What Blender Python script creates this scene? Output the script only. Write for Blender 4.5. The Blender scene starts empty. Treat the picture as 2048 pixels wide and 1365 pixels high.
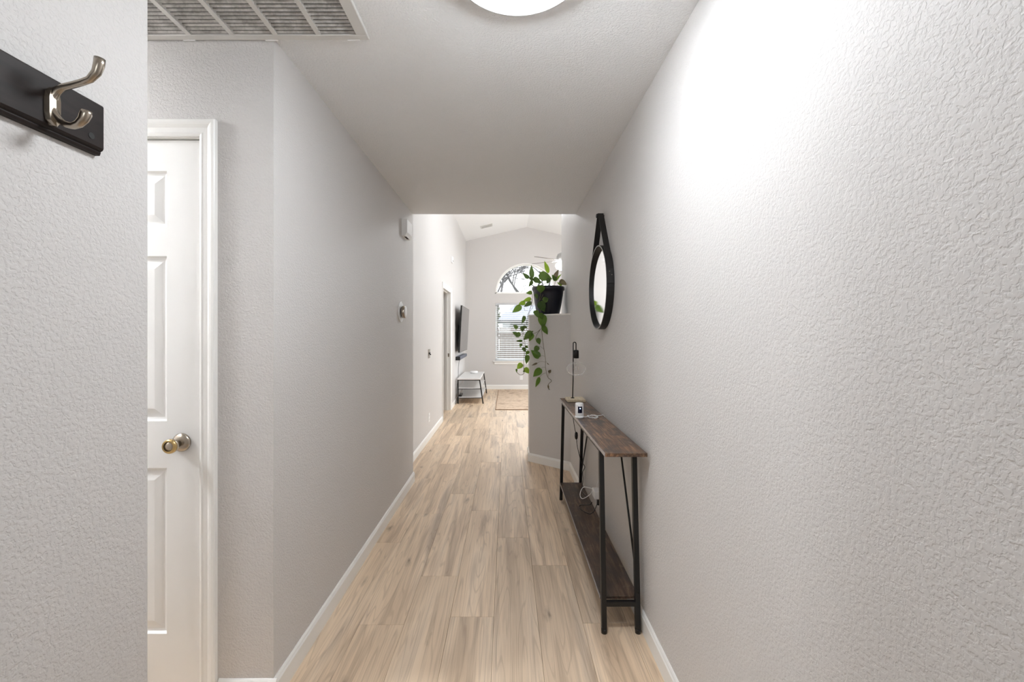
import bpy, bmesh, math, random
from mathutils import Vector, Matrix
random.seed(7)
SC = bpy.context.scene
COL = SC.collection
PI = math.pi

# ------------------------------------------------------------------ camera
FPX, VX, VY, CAMZ = 850.0, 1014.0, 667.0, 1.355
cd = bpy.data.cameras.new('camera')
cd.sensor_width = 36.0
cd.lens = FPX / 2048 * 36.0
cd.shift_x = (1024 - VX) / 2048
cd.shift_y = (VY - 682.5) / 2048
cd.clip_start = 0.02
cam = bpy.data.objects.new('camera', cd)
COL.objects.link(cam)
cam.location = (0, 0, CAMZ)
cam.rotation_euler = (PI / 2, 0, 0)
SC.camera = cam

# ------------------------------------------------------------------ world, exposure
SKY = 1.15
world = bpy.data.worlds.new('overcast_sky')
SC.world = world
world.use_nodes = True
bgn = world.node_tree.nodes['Background']
bgn.inputs['Color'].default_value = (0.93, 0.965, 1.0, 1)
bgn.inputs['Strength'].default_value = SKY
vs = SC.view_settings
vs.view_transform = 'Standard'
vs.look = 'None'
vs.gamma = 1.0
vs.exposure = 2.47
vs.use_curve_mapping = False
SC.cycles.use_denoising = True
SC.cycles.max_bounces = 10
SC.cycles.diffuse_bounces = 6
SC.cycles.transparent_max_bounces = 24
SC.cycles.caustics_reflective = False
SC.cycles.caustics_refractive = False
SC.cycles.sample_clamp_indirect = 6.0
FILL_L = 15.5      # unseen pendant added past the hall ceiling to brighten the mid-hall
DOME_L = 10.6      # hallway dome lamp glass
SIDE_L = 36.0      # lamp in the side corridor
FAN_L = 25.0      # ceiling fan lamp glass
# importance portals in the window openings (they emit nothing themselves)
def portal(name, loc, rot, sx, sy):
    l = bpy.data.lights.new(name, 'AREA'); l.shape = 'RECTANGLE'; l.size = sx; l.size_y = sy
    l.cycles.is_portal = True
    o = bpy.data.objects.new(name, l); COL.objects.link(o)
    o.location = loc; o.rotation_euler = rot
    return o
portal('sky_portal_far', (.45, 10.50, 1.87), (-PI/2, 0, 0), 1.6, 2.5)
portal('sky_portal_entry', (-.12, -1.36, 1.6), (PI/2, 0, 0), .6, .6)
portal('sky_portal_side', (3.80, 7.6, 1.15), (0, PI/2, 0), 2.3, 3.0)

# ------------------------------------------------------------------ constants of the place
L, R, H = -.857, .625, 2.44        # hall left wall, right wall, ceiling
L2 = -.996                         # living room left wall
YA = 1.56                          # alcove wall with the door
YH = 3.87                          # end of the hall ceiling
YW = 4.88                          # end of the right wall
YF = 10.30                         # far wall
XR = 3.60                          # living room right wall
RIDGE = (.474, 3.93)
def vault(x):
    return RIDGE[1] - (.2314 if x < RIDGE[0] else .223) * abs(x - RIDGE[0])
def P(px, py, Y):
    return Vector(((px - VX) * Y / FPX, Y, CAMZ - (py - VY) * Y / FPX))

# ------------------------------------------------------------------ mesh helpers
class MB:
    def __init__(self): self.v, self.f, self.sm = [], [], []
    def add(self, vs, fs, smooth=False):
        n = len(self.v)
        self.v += [tuple(p) for p in vs]
        self.f += [tuple(i + n for i in f) for f in fs]
        self.sm += [smooth] * len(fs)
        return self
    def box(self, x0, x1, y0, y1, z0, z1):
        v = [(x0,y0,z0),(x1,y0,z0),(x1,y1,z0),(x0,y1,z0),(x0,y0,z1),(x1,y0,z1),(x1,y1,z1),(x0,y1,z1)]
        return self.add(v, [(3,2,1,0),(4,5,6,7),(0,1,5,4),(1,2,6,5),(2,3,7,6),(3,0,4,7)])
    def cbox(self, c, s):
        return self.box(c[0]-s[0]/2, c[0]+s[0]/2, c[1]-s[1]/2, c[1]+s[1]/2, c[2]-s[2]/2, c[2]+s[2]/2)
    def prism(self, poly, z0, z1):            # polygon in XY, counter-clockwise
        n = len(poly)
        v = [(p[0], p[1], z0) for p in poly] + [(p[0], p[1], z1) for p in poly]
        f = [tuple(range(n-1, -1, -1)), tuple(range(n, 2*n))] + [(i, (i+1) % n, n+(i+1) % n, n+i) for i in range(n)]
        return self.add(v, f)
    def loft(self, rings, cap0=True, cap1=True, smooth=False, closed=True):
        n = len(rings[0]); v = [p for r in rings for p in r]; f = []
        for k in range(len(rings)-1):
            for i in range(n if closed else n-1):
                j = (i+1) % n
                f.append((k*n+i, k*n+j, (k+1)*n+j, (k+1)*n+i))
        self.add(v, f, smooth)
        m = len(self.v) - len(v)
        if cap0: self.f.append(tuple(m+i for i in range(n-1, -1, -1))); self.sm.append(False)
        if cap1: self.f.append(tuple(m+(len(rings)-1)*n+i for i in range(n))); self.sm.append(False)
        return self
    def lathe(self, prof, c=(0,0,0), ax='z', n=32, cap0=True, cap1=True, smooth=True, su=1, sv=1):
        c = Vector(c); rings = []
        for r, h in prof:
            ring = []
            for i in range(n):
                a = 2*PI*i/n; u, w = r*math.cos(a)*su, r*math.sin(a)*sv
                ring.append(c + (Vector((u, w, h)) if ax == 'z' else Vector((h, u, w)) if ax == 'x' else Vector((w, h, u))))
            rings.append(ring)
        return self.loft(rings, cap0, cap1, smooth)
    def tube(self, pts, r, n=8, caps=True, flat=None, smooth=True):
        pts = [Vector(p) for p in pts]; m = len(pts)
        rr = r if isinstance(r, (list, tuple)) else [r]*m
        rings = []; up = None
        for i, p in enumerate(pts):
            t = (pts[min(i+1, m-1)] - pts[max(i-1, 0)]).normalized()
            if up is None:
                up = Vector((0,0,1)) if abs(t.z) < .9 else Vector((1,0,0))
                if flat: up = Vector(flat[0])
            a = t.cross(up)
            if a.length < 1e-5: a = t.orthogonal()
            a.normalize(); b = a.cross(t).normalized()
            if not flat: up = b
            su, sv = (flat[1], flat[2]) if flat else (1, 1)
            rings.append([p + (a*math.cos(2*PI*k/n)*sv + b*math.sin(2*PI*k/n)*su)*rr[i] for k in range(n)])
        return self.loft(rings, caps, caps, smooth)
    def bar(self, p, q, w, d, up=(1,0,0)):     # square bar between two points, w across up x t, d along up
        p, q = Vector(p), Vector(q); t = (q-p).normalized(); u = Vector(up)
        a = t.cross(u).normalized(); b = a.cross(t).normalized()
        r = [[o + a*sx*w/2 + b*sy*d/2 for sx, sy in ((-1,-1),(1,-1),(1,1),(-1,1))] for o in (p, q)]
        return self.loft(r)
    def sphere(self, c, r, n=16, sz=1.0):
        prof = [(max(r*math.sin(PI*k/(n//2)), 1e-4), -r*math.cos(PI*k/(n//2))*sz) for k in range(n//2+1)]
        return self.lathe(prof, c, n=n)
    def mesh(self, name):
        me = bpy.data.meshes.new(name)
        me.from_pydata(self.v, [], self.f)
        bm = bmesh.new(); bm.from_mesh(me)
        for f, s in zip(bm.faces, self.sm): f.smooth = s
        bmesh.ops.recalc_face_normals(bm, faces=bm.faces)
        bm.to_mesh(me); bm.free(); me.update()
        return me
    def build(self, name, mat, parent=None, bevel=0, seg=1, origin=None):
        if origin is not None:
            o3 = Vector(origin); self.v = [tuple(Vector(p) - o3) for p in self.v]
        o = bpy.data.objects.new(name, self.mesh(name)); COL.objects.link(o)
        o.data.materials.append(M[mat] if isinstance(mat, str) else mat)
        if origin is not None: o.location = origin
        if parent is not None: attach(o, parent)
        if bevel:
            b = o.modifiers.new('bevel', 'BEVEL'); b.width = bevel; b.segments = seg; b.limit_method = 'ANGLE'; b.angle_limit = .6
            b.harden_normals = False
        return o
def attach(o, parent):
    o.parent = parent
    px = parent; off = Vector((0,0,0))
    o.matrix_parent_inverse = Matrix.Identity(4)
    while px is not None:
        off += px.location; px = px.parent
    o.location = o.location - off
def thing(name, loc, label, cat, group=None, kind=None):
    o = bpy.data.objects.new(name, None); COL.objects.link(o); o.location = loc; o.empty_display_size = .05
    return tag(o, label, cat, group, kind)
def tag(o, label=None, cat=None, group=None, kind=None):
    if label: o['label'] = label
    if cat: o['category'] = cat
    if group: o['group'] = group
    if kind: o['kind'] = kind
    return o
def struct(mb, name, mat, label, cat, **k):
    return tag(mb.build(name, mat, **k), label, cat, kind='structure')

# ------------------------------------------------------------------ materials
M = {}
def new(name):
    m = bpy.data.materials.new(name); m.use_nodes = True; M[name] = m
    nt = m.node_tree
    return m, nt, nt.nodes['Principled BSDF']
def srgb(*c):
    return tuple((x/255/12.92 if x/255 <= .04045 else ((x/255+.055)/1.055)**2.4) for x in c) + (1,)
def node(nt, typ, **k):
    n = nt.nodes.new(typ)
    for a, b in k.items(): setattr(n, a, b)
    return n
def plain(name, col, rough=.5, metal=0, spec=.5, coat=0):
    m, nt, b = new(name)
    b.inputs['Base Color'].default_value = col if len(col) == 4 else col + (1,)
    b.inputs['Roughness'].default_value = rough; b.inputs['Metallic'].default_value = metal
    b.inputs['Specular IOR Level'].default_value = spec; b.inputs['Coat Weight'].default_value = coat
    # faint grain so that no surface is perfectly flat
    g = node(nt, 'ShaderNodeNewGeometry'); nz = node(nt, 'ShaderNodeTexNoise'); nz.inputs['Scale'].default_value = 220
    bp = node(nt, 'ShaderNodeBump'); bp.inputs['Strength'].default_value = .04; bp.inputs['Distance'].default_value = .001
    nt.links.new(g.outputs['Position'], nz.inputs['Vector']); nt.links.new(nz.outputs['Fac'], bp.inputs['Height'])
    nt.links.new(bp.outputs['Normal'], b.inputs['Normal'])
    return m
def paint(name, col, scale, dist, rough=.55, spec=.3):
    # sprayed orange-peel texture: soft lumps with sparse knocked-down flats
    m, nt, b = new(name)
    b.inputs['Base Color'].default_value = col; b.inputs['Roughness'].default_value = rough
    b.inputs['Specular IOR Level'].default_value = spec
    g = node(nt, 'ShaderNodeNewGeometry')
    n1 = node(nt, 'ShaderNodeTexNoise'); n1.inputs['Scale'].default_value = scale; n1.inputs['Detail'].default_value = 2.0
    n1.inputs['Roughness'].default_value = .5; n1.inputs['Distortion'].default_value = .35
    mr = node(nt, 'ShaderNodeMapRange', interpolation_type='SMOOTHSTEP'); mr.inputs['From Min'].default_value = .34; mr.inputs['From Max'].default_value = .60
    n2 = node(nt, 'ShaderNodeTexNoise'); n2.inputs['Scale'].default_value = scale*.42; n2.inputs['Detail'].default_value = 2
    ad = node(nt, 'ShaderNodeMath', operation='MULTIPLY_ADD'); ad.inputs[1].default_value = .8
    bp = node(nt, 'ShaderNodeBump'); bp.inputs['Strength'].default_value = 1.0; bp.inputs['Distance'].default_value = dist
    for n in (n1, n2): nt.links.new(g.outputs['Position'], n.inputs['Vector'])
    nt.links.new(n1.outputs['Fac'], mr.inputs['Value'])
    nt.links.new(n2.outputs['Fac'], ad.inputs[0]); nt.links.new(mr.outputs['Result'], ad.inputs[2])
    nt.links.new(ad.outputs[0], bp.inputs['Height']); nt.links.new(bp.outputs['Normal'], b.inputs['Normal'])
    return m
WALLC = srgb(209, 206, 204)
paint('wall_paint', WALLC, 135, .00072)
paint('ceiling_paint', srgb(234, 235, 236), 120, .0009)
paint('vault_paint', srgb(240, 240, 240), 120, .0006)
plain('trim_white', srgb(238, 237, 234), .35)
plain('door_white', srgb(240, 239, 237), .4)
plain('vent_white', srgb(205, 203, 199), .5)
m, nt, b = new('vent_slat')       # dusty painted steel
g = node(nt, 'ShaderNodeNewGeometry'); nz = node(nt, 'ShaderNodeTexNoise'); nz.inputs['Scale'].default_value = 26; nz.inputs['Detail'].default_value = 5; nz.inputs['Roughness'].default_value = .7
cr0 = node(nt, 'ShaderNodeValToRGB'); cr0.color_ramp.elements[0].position = .35; cr0.color_ramp.elements[0].color = srgb(150,146,141)
cr0.color_ramp.elements[1].position = .62; cr0.color_ramp.elements[1].color = srgb(200,198,194)
nt.links.new(g.outputs['Position'], nz.inputs['Vector']); nt.links.new(nz.outputs['Fac'], cr0.inputs[0]); nt.links.new(cr0.outputs[0], b.inputs['Base Color'])
b.inputs['Roughness'].default_value = .6
plain('vent_dark', srgb(58, 55, 52), .9)
plain('black_metal', srgb(15, 14, 15), .42, .0, .5)
plain('black_matte', srgb(20, 19, 20), .5)
plain('nickel', srgb(178, 168, 155), .26, 1)
plain('brass', srgb(200, 172, 120), .3, 1)
plain('white_plastic', srgb(240, 240, 240), .35)
plain('grey_plastic', srgb(150, 148, 145), .4)
plain('black_plastic', srgb(15, 15, 17), .25)
plain('navy_plastic', srgb(10, 11, 28), .28)
plain('black_leather', srgb(20, 18, 17), .5)
plain('mirror_silver', (.93, .94, .95, 1), .01, 1)
plain('soil', srgb(50, 38, 28), .95)
plain('vine', srgb(105, 98, 70), .6)
plain('edge_sheen', srgb(150, 146, 152), .25)  # pale tone paints the window sheen on the dark table edges
plain('screen', srgb(60, 58, 58), .12, 0, .6)
plain('soundbar', srgb(52, 62, 84), .35)
plain('blind_white', srgb(240, 241, 243), .5)
nt = M['blind_white'].node_tree; bs = nt.nodes['Principled BSDF']; tlc = node(nt, 'ShaderNodeBsdfTranslucent'); tlc.inputs['Color'].default_value = (.85,.86,.88,1)
mxs = node(nt, 'ShaderNodeMixShader'); mxs.inputs[0].default_value = .4
nt.links.new(bs.outputs[0], mxs.inputs[1]); nt.links.new(tlc.outputs[0], mxs.inputs[2]); nt.links.new(mxs.outputs[0], nt.nodes['Material Output'].inputs['Surface'])
plain('white_laminate', srgb(222, 220, 218), .4)
plain('fan_wood', srgb(95, 85, 75), .4)
plain('outside_white', (.24, .24, .25, 1), .8)
plain('roof_shingle', (.13, .135, .16, 1), .9)
plain('fence_wood', (.10, .08, .068, 1), .9)
plain('bark', (.085, .08, .08, 1), .9)
plain('evergreen', (.04, .05, .022, 1), .9)
plain('lawn', (.07, .08, .035, 1), .95)
plain('filament', srgb(215, 205, 190), .3, 1)

def emit(name, col, s):
    m, nt, b = new(name)
    b.inputs['Base Color'].default_value = (.9,.9,.9,1)
    b.inputs['Emission Color'].default_value = col; b.inputs['Emission Strength'].default_value = s
emit('dome_glass', (.905, .955, 1.0, 1), DOME_L)
emit('fill_glass', (.905, .955, 1.0, 1), FILL_L)
emit('side_glass', (.93, .97, 1.0, 1), SIDE_L)
emit('fan_glass', (.93, .965, 1.0, 1), FAN_L)
emit('blue_led', (.25, .45, 1, 1), 9)
m, nt, b = new('camera_lens')
b.inputs['Base Color'].default_value = srgb(8, 14, 40); b.inputs['Roughness'].default_value = .1

def thin_glass(name, tint=(1,1,1,1), gl=1.0):
    m, nt, b = new(name); nt.nodes.remove(b)
    out = nt.nodes['Material Output']
    tr = node(nt, 'ShaderNodeBsdfTransparent'); tr.inputs['Color'].default_value = tint
    g = node(nt, 'ShaderNodeBsdfGlossy'); g.inputs['Roughness'].default_value = .02
    fr = node(nt, 'ShaderNodeLayerWeight'); fr.inputs['Blend'].default_value = .5
    pw = node(nt, 'ShaderNodeMath', operation='POWER'); pw.inputs[1].default_value = 4.0
    mu = node(nt, 'ShaderNodeMath', operation='MULTIPLY_ADD'); mu.inputs[1].default_value = gl*.75; mu.inputs[2].default_value = .04
    mx = node(nt, 'ShaderNodeMixShader')
    nt.links.new(fr.outputs['Facing'], pw.inputs[0]); nt.links.new(pw.outputs[0], mu.inputs[0]); nt.links.new(mu.outputs[0], mx.inputs[0])
    nt.links.new(tr.outputs[0], mx.inputs[1]); nt.links.new(g.outputs[0], mx.inputs[2]); nt.links.new(mx.outputs[0], out.inputs['Surface'])
thin_glass('pane_glass', (.97,.98,.98,1), .6)
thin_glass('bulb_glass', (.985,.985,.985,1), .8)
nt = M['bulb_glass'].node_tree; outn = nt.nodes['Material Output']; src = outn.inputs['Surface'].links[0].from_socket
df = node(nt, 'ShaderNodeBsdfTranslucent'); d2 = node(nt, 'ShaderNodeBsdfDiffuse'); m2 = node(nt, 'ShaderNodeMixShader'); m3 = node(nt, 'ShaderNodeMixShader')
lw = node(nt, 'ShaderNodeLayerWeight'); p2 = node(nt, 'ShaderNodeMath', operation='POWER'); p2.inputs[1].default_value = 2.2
k2 = node(nt, 'ShaderNodeMath', operation='MULTIPLY_ADD'); k2.inputs[1].default_value = .42; k2.inputs[2].default_value = .035  # pale rim mixed into the glass, standing in for bright edge reflections
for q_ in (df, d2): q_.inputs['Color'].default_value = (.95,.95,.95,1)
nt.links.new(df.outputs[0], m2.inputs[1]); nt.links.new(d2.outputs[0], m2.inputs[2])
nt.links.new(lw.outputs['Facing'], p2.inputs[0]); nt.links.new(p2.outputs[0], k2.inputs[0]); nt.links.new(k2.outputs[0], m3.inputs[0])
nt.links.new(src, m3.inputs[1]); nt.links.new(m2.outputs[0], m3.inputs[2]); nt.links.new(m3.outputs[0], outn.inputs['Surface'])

def ramp(nt, stops):
    r = node(nt, 'ShaderNodeValToRGB'); e = r.color_ramp.elements
    e[0].position, e[0].color = stops[0]; e[1].position, e[1].color = stops[-1]
    for p, c in stops[1:-1]:
        x = e.new(p); x.color = c
    return r
def mix(nt, a, bcol, fac, mode='MIX'):
    n = node(nt, 'ShaderNodeMix', data_type='RGBA', blend_type=mode)
    for s, v in ((0, fac), (6, a), (7, bcol)):
        if hasattr(v, 'node'): nt.links.new(v, n.inputs[s])
        else: n.inputs[s].default_value = v
    return n.outputs[2]

def plank_mat():
    m, nt, b = new('oak_plank')
    tc = node(nt, 'ShaderNodeTexCoord'); oi = node(nt, 'ShaderNodeObjectInfo')
    ofs = node(nt, 'ShaderNodeVectorMath', operation='MULTIPLY_ADD')
    cmb = node(nt, 'ShaderNodeCombineXYZ')
    for i, k in enumerate((37.0, 91.0, 53.0)):
        mu = node(nt, 'ShaderNodeMath', operation='MULTIPLY'); mu.inputs[1].default_value = k
        nt.links.new(oi.outputs['Random'], mu.inputs[0]); nt.links.new(mu.outputs[0], cmb.inputs[i])
    nt.links.new(tc.outputs['Object'], ofs.inputs[0]); ofs.inputs[1].default_value = (1,1,1); nt.links.new(cmb.outputs[0], ofs.inputs[2])
    def noise(sc, det, rough=.5, dist=0.0, s=1.0):
        mp = node(nt, 'ShaderNodeMapping'); mp.inputs['Scale'].default_value = sc
        n = node(nt, 'ShaderNodeTexNoise'); n.inputs['Scale'].default_value = s; n.inputs['Detail'].default_value = det
        n.inputs['Roughness'].default_value = rough; n.inputs['Distortion'].default_value = dist
        nt.links.new(ofs.outputs[0], mp.inputs['Vector']); nt.links.new(mp.outputs[0], n.inputs['Vector'])
        return n.outputs['Fac']
    fine = noise((120, 3.2, 1), 4, .6, .4)
    mid = noise((15, .9, 1), 3, .55, .8)
    broad = noise((7, .7, 1), 2, .5, .3)
    # cathedral grain: distorted rings
    mp = node(nt, 'ShaderNodeMapping'); mp.inputs['Scale'].default_value = (13, .75, 1)
    wv = node(nt, 'ShaderNodeTexNoise'); wv.inputs['Scale'].default_value = 1.0; wv.inputs['Detail'].default_value = 1
    nt.links.new(ofs.outputs[0], mp.inputs['Vector']); nt.links.new(mp.outputs[0], wv.inputs['Vector'])
    sn = node(nt, 'ShaderNodeMath', operation='MULTIPLY'); sn.inputs[1].default_value = 80
    si = node(nt, 'ShaderNodeMath', operation='SINE'); nt.links.new(wv.outputs['Fac'], sn.inputs[0]); nt.links.new(sn.outputs[0], si.inputs[0])
    # knots
    kp = node(nt, 'ShaderNodeMapping'); kp.inputs['Scale'].default_value = (7.5, 2.6, 1)
    vo = node(nt, 'ShaderNodeTexVoronoi'); vo.inputs['Scale'].default_value = 1.0; vo.inputs['Randomness'].default_value = 1
    kd = node(nt, 'ShaderNodeVectorMath', operation='MULTIPLY_ADD'); kd.inputs[1].default_value = (.25,.25,.25)
    kn = node(nt, 'ShaderNodeTexNoise'); kn.inputs['Scale'].default_value = 6
    nt.links.new(ofs.outputs[0], kp.inputs['Vector']); nt.links.new(kp.outputs[0], kn.inputs['Vector'])
    nt.links.new(kn.outputs['Color'], kd.inputs[0]); nt.links.new(kp.outputs[0], kd.inputs[2]); nt.links.new(kd.outputs[0], vo.inputs['Vector'])
    kr = ramp(nt, [(.0, (1,1,1,1)), (.10, (.35,.35,.35,1)), (.19, (0,0,0,1))]); nt.links.new(vo.outputs['Distance'], kr.inputs[0])
    # only some cells hold a knot
    ks = node(nt, 'ShaderNodeSeparateColor'); nt.links.new(vo.outputs['Color'], ks.inputs[0])
    kg = node(nt, 'ShaderNodeMath', operation='GREATER_THAN'); kg.inputs[1].default_value = .45; nt.links.new(ks.outputs[0], kg.inputs[0])
    km = node(nt, 'ShaderNodeMath', operation='MULTIPLY'); nt.links.new(kr.outputs[0], km.inputs[0]); nt.links.new(kg.outputs[0], km.inputs[1])
    base = ramp(nt, [(.30, srgb(206,180,150)), (.5, srgb(221,195,164)), (.72, srgb(231,208,180))]); nt.links.new(broad, base.inputs[0])
    r2 = ramp(nt, [(.50, (0,0,0,1)), (.72, (.85,.85,.85,1))]); nt.links.new(mid, r2.inputs[0])
    c = mix(nt, base.outputs[0], srgb(168,142,116), r2.outputs[0])
    r2b = ramp(nt, [(.60, (0,0,0,1)), (.76, (.75,.75,.75,1))]); nt.links.new(broad, r2b.inputs[0])
    c = mix(nt, c, srgb(158,136,115), r2b.outputs[0])
    rf = ramp(nt, [(.47, (0,0,0,1)), (.75, (.34,.34,.34,1))]); nt.links.new(fine, rf.inputs[0])
    c = mix(nt, c, srgb(142,115,90), rf.outputs[0])
    rs = ramp(nt, [(.72, (0,0,0,1)), (1.0, (.24,.24,.24,1))]); nt.links.new(si.outputs[0], rs.inputs[0])
    c = mix(nt, c, srgb(140,112,86), rs.outputs[0])
    kf = node(nt, 'ShaderNodeMath', operation='MULTIPLY'); kf.inputs[1].default_value = .8; nt.links.new(km.outputs[0], kf.inputs[0])
    c = mix(nt, c, srgb(92,72,54), kf.outputs[0])
    # each plank its own tone
    hv = node(nt, 'ShaderNodeHueSaturation'); hv.inputs['Saturation'].default_value = .92
    mr = node(nt, 'ShaderNodeMapRange'); mr.inputs['To Min'].default_value = .96; mr.inputs['To Max'].default_value = 1.14
    nt.links.new(oi.outputs['Random'], mr.inputs['Value']); nt.links.new(mr.outputs[0], hv.inputs['Value']); nt.links.new(c, hv.inputs['Color'])
    nt.links.new(hv.outputs[0], b.inputs['Base Color'])
    b.inputs['Roughness'].default_value = .46; b.inputs['Specular IOR Level'].default_value = .42
    bp = node(nt, 'ShaderNodeBump'); bp.inputs['Strength'].default_value = .25; bp.inputs['Distance'].default_value = .0008
    nt.links.new(fine, bp.inputs['Height']); nt.links.new(bp.outputs['Normal'], b.inputs['Normal'])
plank_mat()

def wood_mat(name, sc, stops, rough=.45, patches=None):
    m, nt, b = new(name)
    tc = node(nt, 'ShaderNodeTexCoord')
    def noise(scl, det, dist=0, r=.55):
        mp = node(nt, 'ShaderNodeMapping'); mp.inputs['Scale'].default_value = scl
        n = node(nt, 'ShaderNodeTexNoise'); n.inputs['Scale'].default_value = 1; n.inputs['Detail'].default_value = det
        n.inputs['Distortion'].default_value = dist; n.inputs['Roughness'].default_value = r
        nt.links.new(tc.outputs['Object'], mp.inputs['Vector']); nt.links.new(mp.outputs[0], n.inputs['Vector'])
        return n.outputs['Fac']
    r = ramp(nt, stops); nt.links.new(noise(sc, 5, 1.2), r.inputs[0])
    c = r.outputs[0]
    if patches:
        rp = ramp(nt, [(.42, (0,0,0,1)), (.62, (.85,.85,.85,1))]); nt.links.new(noise(patches[0], 4, .5), rp.inputs[0])
        c = mix(nt, c, patches[1], rp.outputs[0])
        rq = ramp(nt, [(.60, (0,0,0,1)), (.72, (.6,.6,.6,1))]); nt.links.new(noise(tuple(x*2.3 for x in patches[0]), 6, .8), rq.inputs[0])
        c = mix(nt, c, patches[2], rq.outputs[0])
    nt.links.new(c, b.inputs['Base Color']); b.inputs['Roughness'].default_value = rough
    return m
wood_mat('rustic_wood', (70, 4, 70), [(.30, srgb(52,35,25)), (.5, srgb(110,79,56)), (.72, srgb(172,132,97))], .42,
         ((11, 7, 11), srgb(58,49,45), srgb(140,117,99)))
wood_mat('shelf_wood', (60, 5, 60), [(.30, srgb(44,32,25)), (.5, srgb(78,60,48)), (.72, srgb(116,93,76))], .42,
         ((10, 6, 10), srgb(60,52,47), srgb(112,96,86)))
wood_mat('espresso_wood', (40, 6, 40), [(.3, srgb(25,18,16)), (.7, srgb(38,29,26))], .5).node_tree.nodes['Principled BSDF'].inputs['Specular IOR Level'].default_value = .25
wood_mat('ash_wood', (80, 8, 40), [(.3, srgb(190,170,140)), (.7, srgb(215,200,172))], .5)
wood_mat('rug_weave', (6, 15, 6), [(.34, srgb(150,124,102)), (.46, srgb(206,182,158)), (.60, srgb(216,194,170)), (.70, srgb(160,134,112))], .95)

def leaf_mat(name, dark, light, vein):
    m, nt, b = new(name)
    oi = node(nt, 'ShaderNodeObjectInfo'); tc = node(nt, 'ShaderNodeTexCoord')
    n = node(nt, 'ShaderNodeTexNoise'); n.inputs['Scale'].default_value = 38; n.inputs['Detail'].default_value = 3
    nt.links.new(tc.outputs['Object'], n.inputs['Vector'])
    r = ramp(nt, [(.56, (0,0,0,1)), (.68, (.7,.7,.7,1))]); nt.links.new(n.outputs['Fac'], r.inputs[0])
    c0 = mix(nt, dark, light, oi.outputs['Random'])
    c = mix(nt, c0, vein, r.outputs[0])
    nt.links.new(c, b.inputs['Base Color']); b.inputs['Roughness'].default_value = .35
    tl = node(nt, 'ShaderNodeBsdfTranslucent'); g = node(nt, 'ShaderNodeGamma'); g.inputs[1].default_value = .8
    nt.links.new(c, g.inputs[0]); nt.links.new(g.outputs[0], tl.inputs['Color'])
    mx = node(nt, 'ShaderNodeMixShader'); mx.inputs[0].default_value = .42
    nt.links.new(b.outputs[0], mx.inputs[1]); nt.links.new(tl.outputs[0], mx.inputs[2])
    nt.links.new(mx.outputs[0], nt.nodes['Material Output'].inputs['Surface'])
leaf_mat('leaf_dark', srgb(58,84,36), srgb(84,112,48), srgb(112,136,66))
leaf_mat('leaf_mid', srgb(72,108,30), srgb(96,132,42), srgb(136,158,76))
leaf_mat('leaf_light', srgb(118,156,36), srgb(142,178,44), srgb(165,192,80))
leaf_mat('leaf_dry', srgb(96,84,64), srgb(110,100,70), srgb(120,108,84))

# ================================================================== STRUCTURE
# ---- floor: a slab with every plank laid on it
fl = struct(MB().box(-3.6, 3.8, -1.4, 10.42, -.12, -.005), 'floor', 'soil', 'light oak plank floor running from the hall to the window', 'floor')
PW, PL = .2085, 1.215
cols0 = -.865 - 8*PW
rnd = random.Random(3)
meshes = {}
def plank_mesh(ln, w):
    k = (round(ln, 3), round(w, 3))
    if k not in meshes:
        a, bb, t = w/2 - .0004, ln/2 - .0004, .0045
        c = .0012
        r = [[(-a,-bb,-t),(a,-bb,-t),(a,bb,-t),(-a,bb,-t)], [(-a,-bb,-c),(a,-bb,-c),(a,bb,-c),(-a,bb,-c)],
             [(-a+c,-bb+c,0),(a-c,-bb+c,0),(a-c,bb-c,0),(-a+c,bb-c,0)]]
        me = MB().loft(r).mesh('plank'); me.materials.append(M['oak_plank']); meshes[k] = me
    return meshes[k]
def xcol(i): return .146 + (i-1)*PW          # column 0 spans -.0625 .. .146
joint = {0: 2.815, 1: 2.48, 2: 1.985, -1: 2.03, -2: 2.37, -3: 3.19, -4: 2.75}
for i in range(-16, 17):
    x0 = xcol(i); cx = x0 + PW/2
    j = joint.get(i, rnd.uniform(1.8, 3.0))
    y = j - PL*math.ceil((j + 1.2)/PL)
    while y < 10.3:
        ya, yb = max(y, -1.2), min(y+PL, 10.3)
        ok = yb - ya > .02
        if cx > R + .1 and yb < YW: ok = False
        if cx > R + .1 and ya < YW: ya = YW - .05
        if cx < L - .15 and not (yb > 1.0 and ya < 1.6) and yb < 3.9: ok = False
        if cx < L2 - .22 and not (ya < 1.6 and yb > .9): ok = False
        if cx < L2 - .22: ya, yb = max(ya, .9), min(yb, 1.68)
        if ok:
            o = bpy.data.objects.new('plank', plank_mesh(yb-ya, PW)); COL.objects.link(o)
            o.parent = fl; o.location = (cx, (ya+yb)/2, 0)
        y += PL

# ---- hall walls
struct(MB().box(-.977, L, -1.2, 1.013, 0, H), 'wall_left_entry', 'wall_paint', 'textured greige wall carrying the coat rail, nearest on the left', 'wall')
DX0, DX1, DZ = -1.885, -1.122, 2.075      # closet door opening
struct(MB().box(-3.4, DX0, YA, YA+.12, 0, H).box(DX1, L, YA, YA+.12, 0, H).box(DX0, DX1, YA, YA+.12, DZ, H),
       'wall_alcove', 'wall_paint', 'greige wall of the alcove around the white panel door', 'wall')
struct(MB().box(-3.4, -.977, .893, 1.013, 0, H), 'wall_alcove_front', 'wall_paint', 'greige side wall of the alcove behind the coat rail wall', 'wall')
struct(MB().box(-3.52, -3.4, .893, YA+.12, 0, H), 'wall_alcove_end', 'wall_paint', 'greige end wall of the alcove left of the panel door', 'wall')
struct(MB().box(-2.0, -1.0, YA+.5, YA+.6, 0, H), 'wall_closet', 'wall_paint', 'closet back wall hidden behind the white panel door', 'wall')
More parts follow.
